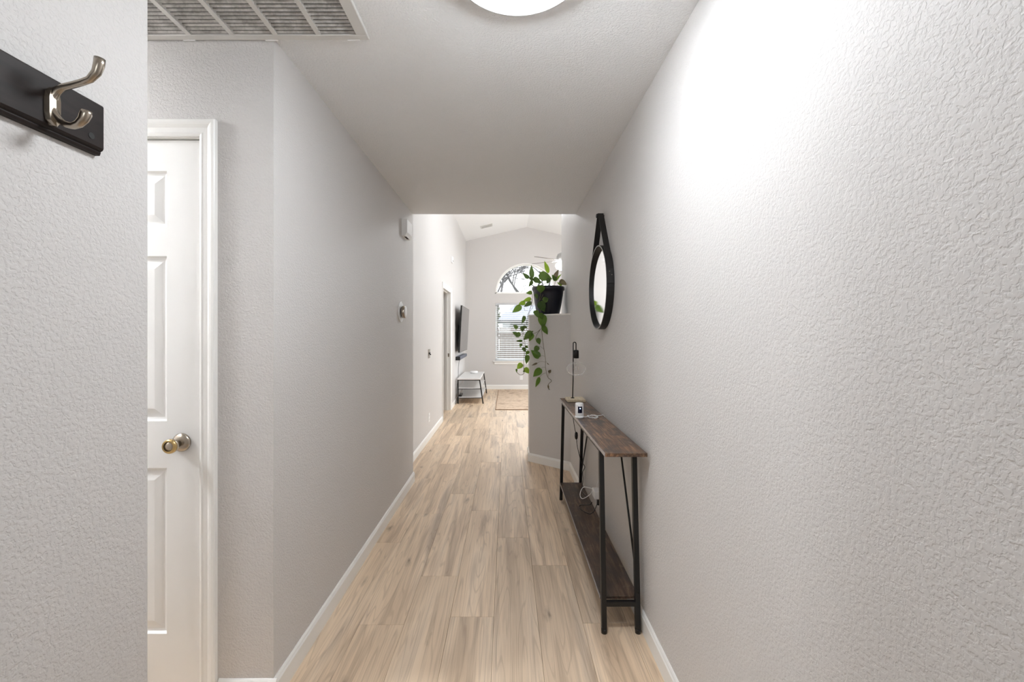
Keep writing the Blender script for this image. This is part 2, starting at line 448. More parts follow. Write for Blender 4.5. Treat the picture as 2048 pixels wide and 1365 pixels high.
struct(MB().box(-1.116, L, YA+.12, YH+.01, 0, H), 'wall_left', 'wall_paint', 'long greige left wall of the hall with the thermostat', 'wall')
w = MB().box(R, R+.12, -1.2, YH-.12, 0, H).box(R, R+.12, YH-.12, YW, 0, 3.9)
struct(w, 'wall_right', 'wall_paint', 'long textured greige right wall with mirror and console table', 'wall')
EX0, EX1, EZ = -.70, .46, 2.14
struct(MB().box(-.977, EX0, -1.32, -1.2, 0, H).box(EX1, .745, -1.32, -1.2, 0, H).box(EX0, EX1, -1.32, -1.2, EZ, H), 'wall_back', 'wall_paint', 'greige entry wall behind the viewer', 'wall')
struct(MB().box(-3.52, R, -1.2, YH, H, H+.12), 'ceiling', 'ceiling_paint', 'low textured hall ceiling with dome lamp and return vent', 'ceiling')
struct(MB().box(-1.116, R, YH-.12, YH, H+.12, 4.0), 'wall_header', 'wall_paint', 'greige wall above the end of the hall ceiling', 'wall')

# ---- living room shell
D2Y0, D2Y1, D2Z = 6.57, 7.50, 2.085
zt = vault(L2) + .02
struct(MB().box(L2-.12, L2, YH+.01, D2Y0, 0, zt).box(L2-.12, L2, D2Y1, YF+.12, 0, zt).box(L2-.12, L2, D2Y0, D2Y1, D2Z, zt),
       'wall_left_living', 'wall_paint', 'tall greige living room wall with doorway and television', 'wall')
struct(MB().box(-2.6, -2.5, 6.0, 8.2, 0, H).box(-2.5, -1.116, 5.9, 6.0, 0, H).box(-2.5, -1.116, 8.2, 8.3, 0, H).box(-2.6, -1.116, 5.9, 8.3, H, H+.1),
       'wall_side_room', 'wall_paint', 'plain walls of the room through the far doorway', 'wall')
WX, WR, WB, WT, AB = .45, .735, .685, 2.085, 2.315      # window centre, half width, sill, head, arch base
def gable_far():
    mb = MB()
    n = 40
    xs = [L2-.12, WX-WR] + [WX - WR*math.cos(PI*k/n) for k in range(1, n)] + [WX+WR, XR+.12]
    xs = sorted(set(xs + [RIDGE[0]]))
    for a, b2 in zip(xs[:-1], xs[1:]):
        inside = a >= WX-WR-1e-6 and b2 <= WX+WR+1e-6
        def arch(x): return AB + math.sqrt(max(0, WR*WR - (x-WX)**2))
        segs = [((0, 0), (WB, WB)), ((WT, WT), (AB, AB)), ((arch(a), arch(b2)), (vault(a)+.02, vault(b2)+.02))] if inside else [((0, 0), (vault(a)+.02, vault(b2)+.02))]
        for (l0, l1), (h0, h1) in segs:
            v = [(a,YF,l0),(b2,YF,l1),(b2,YF+.12,l1),(a,YF+.12,l0),(a,YF,h0),(b2,YF,h1),(b2,YF+.12,h1),(a,YF+.12,h0)]
            mb.add(v, [(3,2,1,0),(4,5,6,7),(0,1,5,4),(1,2,6,5),(2,3,7,6),(3,0,4,7)])
    return mb
plain('far_paint', WALLC, .6, 0, .3)
struct(gable_far(), 'wall_far', 'far_paint', 'greige gable wall at the far end with arched window', 'wall')
SY0, SY1, SZ0, SZ1 = 6.1, 9.1, .05, 2.25               # unseen glazed door added in the side wall for daylight
zr = vault(XR) + .02
struct(MB().box(XR, XR+.12, YW, SY0, 0, zr).box(XR, XR+.12, SY1, YF, 0, zr).box(XR, XR+.12, SY0, SY1, SZ1, zr).box(XR, XR+.12, SY0, SY1, 0, SZ0),
       'wall_right_living', 'wall_paint', 'unseen living room side wall with the added patio door', 'wall')
struct(MB().box(R+.12, XR+.12, YW-.12, YW, 0, 4.0), 'wall_living_front', 'wall_paint', 'living room wall behind the hall right wall', 'wall')
mb = MB()
for x0, x1 in ((L2-.12, RIDGE[0]), (RIDGE[0], XR+.12)):
    z0, z1 = vault(x0), vault(x1); y0, y1 = YH-.12, YF+.12
    mb.add([(x0,y0,z0),(x1,y0,z1),(x1,y1,z1),(x0,y1,z0),(x0,y0,z0+.1),(x1,y0,z1+.1),(x1,y1,z1+.1),(x0,y1,z0+.1)],
           [(3,2,1,0),(4,5,6,7),(0,1,5,4),(1,2,6,5),(2,3,7,6),(3,0,4,7)])
struct(mb, 'ceiling_vault', 'vault_paint', 'white vaulted living room ceiling', 'ceiling')

# ---- plant ledge (half wall turned 45 degrees)
A_, B_, C_, D_ = (R, 4.18), (.238, 4.50), (.238, 4.76), (R, YW)
LEDGE = 1.552
struct(MB().prism([A_, D_, C_, B_], 0, LEDGE-.016), 'wall_plant_ledge', 'wall_paint', 'greige half wall set diagonally, carrying the potted vine', 'half wall')
def grow(p, d=.005):
    c = Vector((.45, 4.55)); v = Vector(p) - c
    q = Vector(p) + v.normalized()*d
    return (min(q.x, R), min(q.y, YW))
struct(MB().prism([grow(p) for p in (A_, D_, C_, B_)], LEDGE-.016, LEDGE), 'trim_3', 'trim_white', 'thin white cap along the top of the half wall', 'trim', bevel=.002)

# ---- baseboards
def baseboard(name, p, q, nrm, label, h=.088, t=.013):
    p, q, n = Vector((*p, 0)), Vector((*q, 0)), Vector((*nrm, 0)).normalized()
    prof = [(0,0),(t,0),(t,h*.80),(t*.72,h*.87),(t*.62,h*.93),(t*.25,h),(0,h)]
    rings = [[o + n*a + Vector((0,0,z)) for a, z in prof] for o in (p, q)]
    return struct(MB().loft(rings), name, 'trim_white', label, 'baseboard')
baseboard('baseboard_left', (L, YA-.0), (L, YH+.023), (1,0), 'white baseboard along the long left hall wall')
baseboard('baseboard_alcove', (DX1+.066, YA), (L+.013, YA), (0,-1), 'short white baseboard between door casing and hall corner')
baseboard('baseboard_right', (R, -1.2), (R, 4.18), (-1,0), 'white baseboard along the right wall under the console table')
baseboard('baseboard_left_entry', (L, -1.2), (L, 1.013), (1,0), 'white baseboard below the coat rail wall')
baseboard('baseboard_ledge', A_, (B_[0]-.010, B_[1]+.0083), (-.32,-.387), 'white baseboard at the foot of the diagonal half wall')
baseboard('baseboard_ledge_end', (B_[0], B_[1]-.004), C_, (-1,0), 'short white baseboard around the end of the half wall')
baseboard('baseboard_left_living', (L2, YH+.01), (L2, D2Y0-.07), (1,0), 'white baseboard from the hall step to the far doorway')
baseboard('baseboard_television', (L2, D2Y1+.07), (L2, YF), (1,0), 'white baseboard behind the television console')
baseboard('baseboard_far', (L2, YF), (XR, YF), (0,-1), 'white baseboard below the far window', h=.105)

# ---- casings
def casing(name, pts, tow, nrm, label, prof, parent=None):
    # pts: polyline in the wall plane; tow: per-vertex outward offset direction for width; nrm: out of the wall
    n = Vector(nrm)
    rings = [[Vector(p) + Vector(t)*a + n*d for a, d in prof] for p, t in zip(pts, tow)]
    return struct(MB().loft(rings), name, 'trim_white', label, 'door trim')
CPROF = [(0,0),(0,.009),(.008,.012),(.014,.010),(.030,.011),(.040,.017),(.048,.019),(.057,.019),(.060,.015),(.060,0)]
casing('trim_1', [(DX1,YA,0),(DX1,YA,DZ),(DX0,YA,DZ),(DX0,YA,0)], [(1,0,0),(1,0,1),(-1,0,1),(-1,0,0)], (0,-1,0), 'white moulded casing around the panel door', CPROF)
casing('trim_2', [(L2,D2Y0,0),(L2,D2Y0,D2Z),(L2,D2Y1,D2Z),(L2,D2Y1,0)], [(0,-1,0),(0,-1,1),(0,1,1),(0,1,0)], (1,0,0), 'white casing around the far doorway in the living room', CPROF)
jb = MB().box(L2-.125, L2+.004, D2Y1-.018, D2Y1, 0, D2Z).box(L2-.125, L2+.004, D2Y0, D2Y0+.018, 0, D2Z).box(L2-.125, L2+.004, D2Y0, D2Y1, D2Z-.018, D2Z)
jb.box(L2-.085, L2-.05, D2Y1-.03, D2Y1-.018, 0, D2Z-.018).box(L2-.085, L2-.05, D2Y0+.018, D2Y1-.018, D2Z-.03, D2Z-.018)
j = struct(jb, 'trim_4', 'trim_white', 'white jamb lining inside the far doorway', 'door trim')
MB().box(L2-.045, L2-.02, D2Y1-.021, D2Y1-.018, .94, 1.0).build('strike_plate', 'nickel', j)
jb = MB().box(DX0-.001, DX0+.003, YA+.001, YA+.118, 0, DZ).box(DX1-.003, DX1+.001, YA+.001, YA+.118, 0, DZ).box(DX0, DX1, YA+.001, YA+.118, DZ-.003, DZ+.001)
struct(jb, 'trim_5', 'trim_white', 'white jamb lining around the panel door', 'door trim')

# ---- panel door
dx0, dx1, dz0, dz1, dy = DX0+.006, DX1-.007, .008, DZ-.007, YA+.010
colsx = [(dx1-.128-.186, dx1-.128), (dx0+.128, dx0+.128+.186)]
rows = [(.244, .857), (1.030, 1.640), (1.748, 1.955)]
mb = MB()
xs = sorted([dx0, dx1] + [x for c in colsx for x in c]); zs = sorted([dz0, dz1] + [z for r in rows for z in r])
for a, b2 in zip(xs[:-1], xs[1:]):
    for c, d in zip(zs[:-1], zs[1:]):
        hole = any(abs(a-q[0]) < 1e-6 for q in colsx) and any(abs(c-q[0]) < 1e-6 for q in rows)
        if hole: mb.box(a, b2, dy+.014, dy+.035, c, d)
        else: mb.box(a, b2, dy, dy+.035, c, d)
door = struct(mb, 'door_1', 'door_white', 'white six-panel closet door with a nickel knob', 'door', origin=(dx1, dy, 0))
for cx0, cx1 in colsx:
    for r0, r1 in rows:
        rings = []
        for ins, dep in ((0,.0),(.006,.0085),(.014,.0105),(.020,.0095),(.046,.002),(.05,.0018)):
            rings.append([(cx0+ins, dy+dep, r0+ins), (cx1-ins, dy+dep, r0+ins), (cx1-ins, dy+dep, r1-ins), (cx0+ins, dy+dep, r1-ins)])
        MB().loft(rings, False, True).build('door_panel', 'door_white', door)
kx, kz = dx1-.072, CAMZ - (886-VY)/543
kn = MB().lathe([(.034,0),(.034,-.004),(.030,-.010),(.020,-.014),(.013,-.017)], (kx, dy, kz), 'y', 32).build('door_knob', 'nickel', door)
MB().lathe([(.012,-.015),(.011,-.026),(.017,-.034),(.0245,-.046),(.026,-.054)], (kx, dy, kz), 'y', 32).build('knob_stem', 'nickel', kn)
MB().lathe([(.026,-.054),(.0255,-.060),(.021,-.066),(.017,-.064)], (kx, dy, kz), 'y', 32, True, False).build('knob_ring', 'brass', kn)['label'] = 'worn brass ring on the knob face'
MB().lathe([(.0172,-.060),(.0172,-.0635),(.004,-.0645)], (kx, dy, kz), 'y', 24).build('knob_face', 'nickel', kn)
MB().box(dx1-.001, DX1-.0032, dy-.004, dy+.02, kz-.03, kz+.028).build('latch_plate', 'black_matte', door)['label'] = 'dark latch at the door edge'

# ---- far windows
def window_frame_rect():
    t, d0, d1 = .045, YF+.055, YF+.10
    x0, x1 = WX-WR, WX+WR
    return MB().box(x0,x0+t,d0,d1,WB,WT).box(x1-t,x1,d0,d1,WB,WT).box(x0+t,x1-t,d0,d1,WB,WB+t).box(x0+t,x1-t,d0,d1,WT-t,WT).box(x0+t,x1-t,d0,d1,1.37,1.405)
w2 = struct(window_frame_rect(), 'window_2', 'trim_white', 'white framed lower window at the far end of the living room', 'window')
MB().box(WX-WR+.045, WX+WR-.045, YF+.078, YF+.082, WB+.045, 1.37).build('pane', 'pane_glass', w2)
MB().box(WX-WR+.045, WX+WR-.045, YF+.078, YF+.082, 1.405, WT-.045).build('pane', 'pane_glass', w2)
MB().box(WX-WR-.05, WX+WR+.05, YF-.045, YF+.05, WB-.022, WB).build('sill', 'trim_white', w2, bevel=.004)
MB().box(WX-WR-.02, WX+WR+.02, YF-.016, YF, WB-.085, WB-.022).build('apron', 'trim_white', w2, bevel=.003)
def arc(r, y, n=36): return [(WX - r*math.cos(PI*k/n), y, AB + r*math.sin(PI*k/n)) for k in range(n+1)]
t = .045
mb = MB()
a0, a1, b0, b1 = arc(WR, YF+.055), arc(WR-t, YF+.055), arc(WR, YF+.10), arc(WR-t, YF+.10)
rings = [[p, q, s, r_] for p, q, s, r_ in zip(a0, a1, b1, b0)]
mb.loft(rings); mb.box(WX-WR, WX+WR, YF+.055, YF+.10, AB, AB+t)
w1 = struct(mb, 'window_1', 'trim_white', 'half-round arched window above the blind', 'window')
mb = MB(); g0 = arc(WR-t+.005, YF+.078); g0 = [(x, y, max(z, AB+t)) for x, y, z in g0]
mb.add(g0 + [(x, y+.004, z) for x, y, z in g0], [tuple(range(37)), tuple(range(73, 36, -1))]); mb.build('pane', 'pane_glass', w1)
# thin white return trim on the wall side of the arch
mb = MB(); a0, a1, b0, b1 = arc(WR+.0, YF-.006), arc(WR-.022, YF-.006), arc(WR+.0, YF+.05), arc(WR-.022, YF+.05)
mb.loft([[p, q, s, r_] for p, q, s, r_ in zip(a0, a1, b1, b0)]); mb.box(WX-WR, WX+WR, YF-.006, YF+.05, AB, AB+.022)
mb.build('arch_trim', 'trim_white', w1)
# patio door added in the unseen side wall to light the room
mb = MB()
for y0, y1 in ((SY0, SY0+.06), ((SY0+SY1)/2-.04, (SY0+SY1)/2+.04), (SY1-.06, SY1)): mb.box(XR+.04, XR+.09, y0, y1, SZ0, SZ1)
mb.box(XR+.04, XR+.09, SY0, SY1, SZ0, SZ0+.06).box(XR+.04, XR+.09, SY0, SY1, SZ1-.06, SZ1)
w3 = struct(mb, 'window_3', 'trim_white', 'glazed patio door added for daylight in the unseen living room side wall', 'window')
for y0, y1 in ((SY0+.06, (SY0+SY1)/2-.04), ((SY0+SY1)/2+.04, SY1-.06)):
    MB().box(XR+.063, XR+.067, y0, y1, SZ0+.06, SZ1-.06).build('pane', 'pane_glass', w3)

lx0, lx1, lz0, lz1 = -.40, .16, 1.35, 1.90  # window put into the unseen entry door to let daylight into the hall
mb = MB().box(EX0, lx0, -1.29, -1.24, 0, EZ).box(lx1, EX1, -1.29, -1.24, 0, EZ).box(lx0, lx1, -1.29, -1.24, 0, lz0).box(lx0, lx1, -1.29, -1.24, lz1, EZ)
dr2 = struct(mb, 'door_2', 'door_white', 'white entry door behind the viewer with a small window added for daylight', 'door')
MB().box(lx0, lx1, -1.268, -1.262, lz0, lz1).build('pane', 'pane_glass', dr2)
# ---- venetian blind in the lower window
bl = thing('window_blind', (WX, YF+.03, WB), 'white venetian blind with open slats in the lower far window', 'blind')
bx0, bx1 = WX-WR+.008, WX+WR-.008
MB().box(bx0, bx1, YF+.002, YF+.05, WT-.045, WT-.003).build('head_rail', 'blind_white', bl)
sl = None
NS = 28; z0s, z1s = WB+.055, WT-.07
mbs = MB(); a = math.radians(14); hw = .024
r_ = []
for x in (bx0, bx1): r_.append([(x, -hw*math.cos(a), -hw*math.sin(a)), (x, 0, .002), (x, hw*math.cos(a), hw*math.sin(a)), (x, hw*math.cos(a), hw*math.sin(a)+.003), (x, 0, .006), (x, -hw*math.cos(a), -hw*math.sin(a)+.003)])
mbs.loft(r_); sme = mbs.mesh('slat'); sme.materials.append(M['blind_white'])
for k in range(NS):
    o = bpy.data.objects.new('slat', sme); COL.objects.link(o); o.location = (0, YF+.026, z0s + (z1s-z0s)*k/(NS-1)); attach(o, bl)
MB().box(bx0, bx1, YF+.004, YF+.046, WB+.004, WB+.03).build('bottom_rail', 'blind_white', bl)
for x in (bx0+.14, WX, bx1-.14):
    MB().tube([(x, YF+.002, WB+.02), (x, YF+.002, WT-.03)], .0012, 6).build('ladder_cord', 'blind_white', bl)
MB().tube([(bx0+.055, YF-.006, 1.28), (bx0+.055, YF-.004, WT-.03)], .005, 8).build('tilt_wand', 'grey_plastic', bl)['label'] = 'grey tilt wand'

# ================================================================== HALL FITTINGS
# ---- dome ceiling lamp
DC = (.033, 1.185)
dl = thing('ceiling_lamp', (DC[0], DC[1], H), 'round white glass dome lamp on the hall ceiling', 'ceiling lamp')
MB().lathe([(.198,0),(.201,-.020),(.199,-.050),(.195,-.056),(.188,-.056),(.184,-.046),(.160,-.040)], (*DC, H), n=48, cap1=False).build('base_ring', 'grey_plastic', dl)
prof = [(.172*math.cos(a_*PI/2/10), -.038-.088*math.sin(a_*PI/2/10)) for a_ in range(10)] + [(.008, -.126)]
MB().lathe(prof, (*DC, H), n=48).build('glass_dome', 'dome_glass', dl)['label'] = 'glowing frosted glass dome'
MB().lathe([(.010,-.124),(.014,-.130),(.010,-.140),(.004,-.146)], (*DC, H), n=16).build('finial', 'grey_plastic', dl)

DS = (-2.45, 1.23)
ds = thing('corridor_lamp', (DS[0], DS[1], H), 'round flush lamp on the side corridor ceiling left of the panel door', 'ceiling lamp')
MB().lathe([(.15,0),(.15,-.02),(.135,-.03)], (*DS, H), n=32, cap1=False).build('base_ring', 'vent_white', ds)
MB().lathe([(.135*math.cos(a_*PI/2/8), -.028-.06*math.sin(a_*PI/2/8)) for a_ in range(8)] + [(.01, -.088)], (*DS, H), n=32).build('glass_dome', 'side_glass', ds)

PX_, PY_, PZ_ = .42, 5.70, 3.16  # added lamp, hidden from view, lifting the light in the middle of the hall
so = thing('fill_pendant', (PX_, PY_, vault(PX_)), 'unseen globe pendant added past the hall ceiling edge to light the mid-hall', 'fill lamp')
MB().lathe([(.06,.01),(.06,-.015),(.02,-.03)], (PX_, PY_, vault(PX_)), n=24).build('canopy', 'nickel', so)
MB().tube([(PX_, PY_, PZ_+.13), (PX_, PY_, vault(PX_)-.02)], .004, 8).build('cord', 'black_plastic', so)
MB().lathe([(.02,.16),(.03,.15),(.035,.115)], (PX_, PY_, PZ_), n=20).build('cap', 'nickel', so)
MB().sphere((PX_, PY_, PZ_), .12, 28).build('globe', 'fill_glass', so)

# ---- return air grille
GX0, GX1, GY0, GY1, GZ = -1.40, -.5015, 1.045, 1.553, H
gv = thing('return_air_vent', ((GX0+GX1)/2, (GY0+GY1)/2, H), 'large louvred return air vent on the hall ceiling', 'air vent')
fw = .040
mb = MB()
for (x0,x1,y0,y1) in ((GX0,GX1,GY1-.027,GY1),(GX0,GX1,GY0,GY0+.03),(GX0,GX0+fw,GY0+.03,GY1-.027),(GX1-fw,GX1,GY0+.03,GY1-.027)):
    mb.box(x0,x1,y0,y1,H-.014,H)
mb.build('frame', 'vent_white', gv, bevel=.002)
MB().box(GX0+.005, GX1-.005, GY0+.005, GY1-.005, H-.002, H-.0005).build('duct_backing', 'vent_dark', gv)
pitch = .0172
n = int((GY1-.027-GY0-.03)/pitch)
sm_ = MB(); q = [(.0036,-.0105),(.0026,-.0112),(-.0036,-.0050),(-.0026,-.0043)]
sm_.loft([[(x, y, z) for y, z in q] for x in (GX0+fw, GX1-fw)]); lme = sm_.mesh('louver'); lme.materials.append(M['vent_slat'])
for k in range(n+1):
    o = bpy.data.objects.new('louver', lme); COL.objects.link(o); o.location = (0, GY1-.027-.008-pitch*k, H); attach(o, gv)
for k in range(1, 6):
    x = GX1 - fw + .020 - .155*k
    if x > GX0+fw: MB().box(x-.0085, x+.0085, GY0+.03, GY1-.027, H-.0135, H-.003).build('divider', 'vent_white', gv)
for x in (-1.16, -.86, -.56):
    MB().box(x-.022, x+.022, GY1-.003, GY1+.0015, H-.0155, H-.011).build('retaining_tab', 'white_plastic', gv)

# ---- coat rail with hooks
cr = thing('coat_rail', (L, .6, 1.776), 'dark espresso coat rail with nickel hooks on the nearest left wall', 'coat rail')
y0, y1 = .36, .884
zt_, zb = 1.827, 1.728
mb = MB()
prof = [(0, zb-.004), (.010, zb-.004), (.012, zb+.001), (.012, zb+.004), (.016, zb+.006), (.018, zb+.010), (.018, zt_-.003), (.016, zt_), (0, zt_)]
mb.loft([[(L+d, y, z) for d, z in prof] for y in (y0, y1)])
mb.build('board', 'espresso_wood', cr)
HK = [(199.6,117),(198,130),(193,145),(180,159),(163,165),(145,170),(128,174),(115,181),(107,192),(103,205),(105,219),(111,231),(121,242),(134,250),(147,252),(158,248),(167,239),(172,228),(173,222)]
HR = [.0085,.0085,.0075,.0062,.0058,.0058,.006,.007,.0075,.0075,.0075,.007,.0062,.006,.0062,.007,.008,.009,.0085]
def hook(yc, first):
    ref = .782
    pts = [P(x, y, ref) for x, y in HK]
    sh = yc - ref
    mb = MB().tube([(p.x, p.y+sh, p.z) for p in pts], HR, 12)
    h_ = mb.build('hook', 'nickel', cr)
    h_['label'] = 'brushed nickel double hook'
    rings = []
    for t_, w_ in ((0,.004),(.12,.010),(.3,.0125),(.7,.0125),(.88,.010),(1,.004)):
        z = 1.736 + .070*t_
        rings.append([(L+.0185, yc-w_, z), (L+.0185, yc+w_, z), (L+.026, yc+w_*.8, z), (L+.028, yc, z), (L+.026, yc-w_*.8, z)])
    MB().loft(rings, smooth=False).build('back_plate', 'nickel', h_)
hook(.782, True); hook(.585, False)
pH = P(179, 246, .845)
MB().lathe([(.0062, .0178), (.0062, .0188)], (L, .858, 1.754), 'x', 16).build('screw_hole', 'black_matte', cr)

# ---- chime box, thermostat, switch, outlets on the left
def wallbox_chime():
    yn = .857*FPX/(VX-803); yf = .812*FPX/(VX-824)
    zt0 = 2.287; d = .046
    o = thing('door_chime', (L, (yn+yf)/2, 2.20), 'white boxy door chime high on the left hall wall', 'door chime')
    prof = [(0, 2.150), (.030, 2.150), (d, 2.178), (d, zt0-.004), (d-.004, zt0), (0, zt0)]
    MB().loft([[(L+a, y, z) for a, z in prof] for y in (yn, yf)]).build('housing', 'white_plastic', o)
    MB().box(L+.012, L+.030, (yn+yf)/2-.05, (yn+yf)/2+.045, 2.1485, 2.1505).build('speaker_slot', 'vent_dark', o)
wallbox_chime()
ty, tz = 3.43, 1.527
th = thing('thermostat', (L, ty, tz), 'round thermostat with silver dial on the left hall wall', 'thermostat')
MB().lathe([(.083,0),(.083,.004),(.080,.006)], (L, ty, tz), 'x', 40).build('wall_plate', 'white_plastic', th)
MB().lathe([(.041,.006),(.041,.016)], (L, ty, tz), 'x', 40).build('mounting_ring', 'black_plastic', th)
MB().lathe([(.049,.014),(.050,.018),(.050,.036),(.047,.039)], (L, ty, tz), 'x', 40).build('dial', 'nickel', th)
MB().lathe([(.0465,.0385),(.0455,.0402),(.02,.0412),(.001,.0413)], (L, ty, tz), 'x', 40).build('display', 'white_plastic', th)

sy, sz_ = 5.42, 1.095
sw = thing('light_switch', (L2, sy, sz_), 'brushed metal double light switch on the left wall', 'light switch')
MB().box(L2, L2+.006, sy-.058, sy+.058, sz_-.058, sz_+.058).build('cover_plate', 'nickel', sw, bevel=.002)
for dy_, tilt in ((-.023, 1), (.023, -1)):
    MB().bar((L2+.004, sy+dy_, sz_), (L2+.022, sy+dy_, sz_+tilt*.016), .010, .012, (0,0,1)).build('toggle', 'black_plastic', sw)
    MB().box(L2+.006, L2+.0075, sy+dy_-.008, sy+dy_+.008, sz_-.016, sz_+.016).build('toggle_frame', 'grey_plastic', sw)
def outlet(name, face, c, label, sgn=1):
    o = thing(name, c, label, 'outlet')
    def bx_(u0,u1,d0,d1,w0,w1):
        if face == 'x': return MB().box(min(c[0]+sgn*d0,c[0]+sgn*d1), max(c[0]+sgn*d0,c[0]+sgn*d1), c[1]+u0, c[1]+u1, c[2]+w0, c[2]+w1)
        return MB().box(c[0]+u0, c[0]+u1, c[1]-d1, c[1]-d0, c[2]+w0, c[2]+w1)
    bx_(-.036,.036,0,.005,-.058,.058).build('cover_plate', 'white_plastic', o, bevel=.002)
    for w0 in (-.035, .009):
        s_ = bx_(-.016,.016,.005,.0065,w0,w0+.027).build('socket', 'white_plastic', o)
        for u in (-.007, .006): bx_(u-.001,u+.001,.0065,.0068,w0+.009,w0+.019).build('slot', 'vent_dark', s_)
    return o
outlet('wall_outlet', 'x', (L2, 5.42, .28), 'white wall outlet low on the left wall below the light switch')
outlet('wall_outlet', 'y', ((1042.5-VX)*YF/FPX, YF, CAMZ-(755.5-VY)*YF/FPX), 'white wall outlet on the far wall below the window')
o = thing('motion_sensor', (L2, 7.62, 2.67), 'small white sensor box high on the wall above the doorway', 'sensor')
MB().box(L2, L2+.03, 7.55, 7.69, 2.615, 2.725).build('housing', 'white_plastic', o, bevel=.006, seg=2)
MB().box(L2+.03, L2+.0315, 7.575, 7.665, 2.635, 2.665).build('lens', 'grey_plastic', o)

# ---- round mirror with strap
MY, MZ, MR, MD = 2.735, 1.648, .268, .046
mi = thing('wall_mirror', (R, MY, MZ), 'round black framed mirror hung by a strap on the right wall', 'mirror')
def ringx(r0, r1, d0, d1, mat, name, n=72, par=mi):
    rings = []
    for k in range(n):
        a = 2*PI*k/n; c, s = math.cos(a), math.sin(a)
        rings.append([(R-d0, MY+r0*c, MZ+r0*s), (R-d0, MY+r1*c, MZ+r1*s), (R-d1, MY+r1*c, MZ+r1*s), (R-d1, MY+r0*c, MZ+r0*s)])
    rings.append(rings[0])
    mb = MB().loft(rings, False, False, smooth=False)
    return mb.build(name, mat, par)
fr_ = ringx(MR-.006, MR, .001, MD, 'black_leather', 'frame')
ringx(MR-.0068, MR+.0004, MD, MD+.0012, 'grey_plastic', 'edge_stitching', par=fr_)
mg = MB().lathe([(MR-.0072, .001), (MR-.0072, -.001)], (0, 0, 0), 'x', 72).build('mirror_glass', 'mirror_silver')
mg.location = (R-.0185, MY, MZ); mg.rotation_euler = (0, 0, .040); attach(mg, mi)
MB().lathe([(MR-.006, -.001), (MR-.006, -.006)], (R, MY, MZ), 'x', 48).build('backing', 'black_matte', mi)
PZ = 2.122
MB().lathe([(.006, 0), (.006, -.040), (.013, -.041), (.014, -.049), (.010, -.052)], (R, MY, PZ-.012), 'x', 16).build('peg', 'black_metal', mi)
# strap: runs from one side of the frame over the peg to the other side
def strap_pts():
    top = Vector((MY, PZ-.004)); c = Vector((MY, MZ)); d = (top-c).length; r = MR+.003
    th0 = math.acos(r/d)
    pts = []
    for s_ in (1,):
        for a in (-.62, -.45, -.3, -.15, 0):
            ang = PI/2 - th0 + a
            pts.append((c.x + r*math.cos(ang), c.y + r*math.sin(ang)))
        pts.append((MY + .012, PZ-.006)); pts.append((MY+.006, PZ+.001)); pts.append((MY, PZ+.003))
    full = pts + [(2*MY-y, z) for y, z in reversed(pts[:-1])]
    return full
sp = strap_pts()
rings = []
for i, (y, z) in enumerate(sp):
    t_ = Vector(sp[min(i+1, len(sp)-1)]) - Vector(sp[max(i-1, 0)]); t_.normalize(); nn = Vector((t_.y, -t_.x))*-1
    a_, b_ = Vector((y, z)), Vector((y, z)) - nn*.003
    rings.append([(R-.006, a_.x, a_.y), (R-.042, a_.x, a_.y), (R-.042, b_.x, b_.y), (R-.006, b_.x, b_.y)])
st = MB().loft(rings).build('strap', 'black_leather', mi); st['label'] = 'black leather hanging strap'
c = Vector((MY, MZ)); th0 = math.acos((MR+.003)/(PZ-.004-MZ))
for s_ in (-1, 1):
    for da in (-.36, -.44):
        ang = PI/2 - th0 + da
        y, z = MY + s_*(MR+.0045)*math.cos(ang), MZ + (MR+.0045)*math.sin(ang)
        MB().sphere((R-.024 + (.008 if da < -.4 else -.004), y, z), .0035, 10).build('rivet', 'nickel', st)

# ================================================================== CONSOLE TABLE
TT, TX0, TX1 = .834, .424, .609
TY0, TY1 = 1.842, 3.41
ct = thing('console_table', (.52, 2.65, 0), 'slim rustic brown console table with black legs against the right wall', 'console table')
MB().box(TX0+.0015, TX1, TY0, TY1, TT-.016, TT).build('tabletop', 'rustic_wood', ct, bevel=.0012)
MB().box(TX0, TX0+.0015, TY0+.001, TY1-.001, TT-.0155, TT-.0005).build('sheen_strip', 'edge_sheen', ct)['label'] = 'pale grey strip painting the window reflection along the front edge'
LX0, LX1, lw = .439, .592, .022
ends = [(1.985, 1.922), (3.315, 3.455)]
for yt, yb in ends:
    for x in (LX0, LX1):
        lg = MB().bar((x, yt, TT-.018), (x, yb, .010), lw, lw).build('leg', 'black_metal', ct)
        MB().lathe([(.013, 0), (.013, .010), (.0125, .022)], (x, yb, 0), n=16).build('foot', 'black_plastic', lg)
    def at_z(z): return yb + (yt-yb)*(z-.010)/(TT-.028)
    MB().bar((LX0+.011, at_z(.128), .128), (LX1-.011, at_z(.128), .128), .020, .020, (0,0,1)).build('cross_rail', 'black_metal', ct)
    MB().bar((LX0+.011, yt, TT-.027), (LX1-.011, yt, TT-.027), .018, .018, (0,0,1)).build('cross_rail', 'black_metal', ct)
for x in (LX0, LX1):
    MB().bar((x, 1.985, TT-.026), (x, 3.315, TT-.026), .016, .016, (0,0,1)).build('long_rail', 'black_metal', ct)
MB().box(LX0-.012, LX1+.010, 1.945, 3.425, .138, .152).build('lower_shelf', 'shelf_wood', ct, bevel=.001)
MB().box(LX0-.0135, LX0-.012, 1.946, 3.424, .1385, .1515).build('sheen_strip', 'edge_sheen', ct)
MB().tube([(LX1+.004, 1.925, .175), (LX1+.004, 2.262, TT-.034)], .005, 8).build('brace', 'black_metal', ct)
MB().tube([(LX1+.004, 3.452, .175), (LX1+.004, 3.02, TT-.034)], .005, 8).build('brace', 'black_metal', ct)
for y in (2.25, 2.86):
    MB().box(TX0+.004, TX0+.016, y-.01, y+.01, TT-.024, TT-.016).build('bracket', 'grey_plastic', ct)

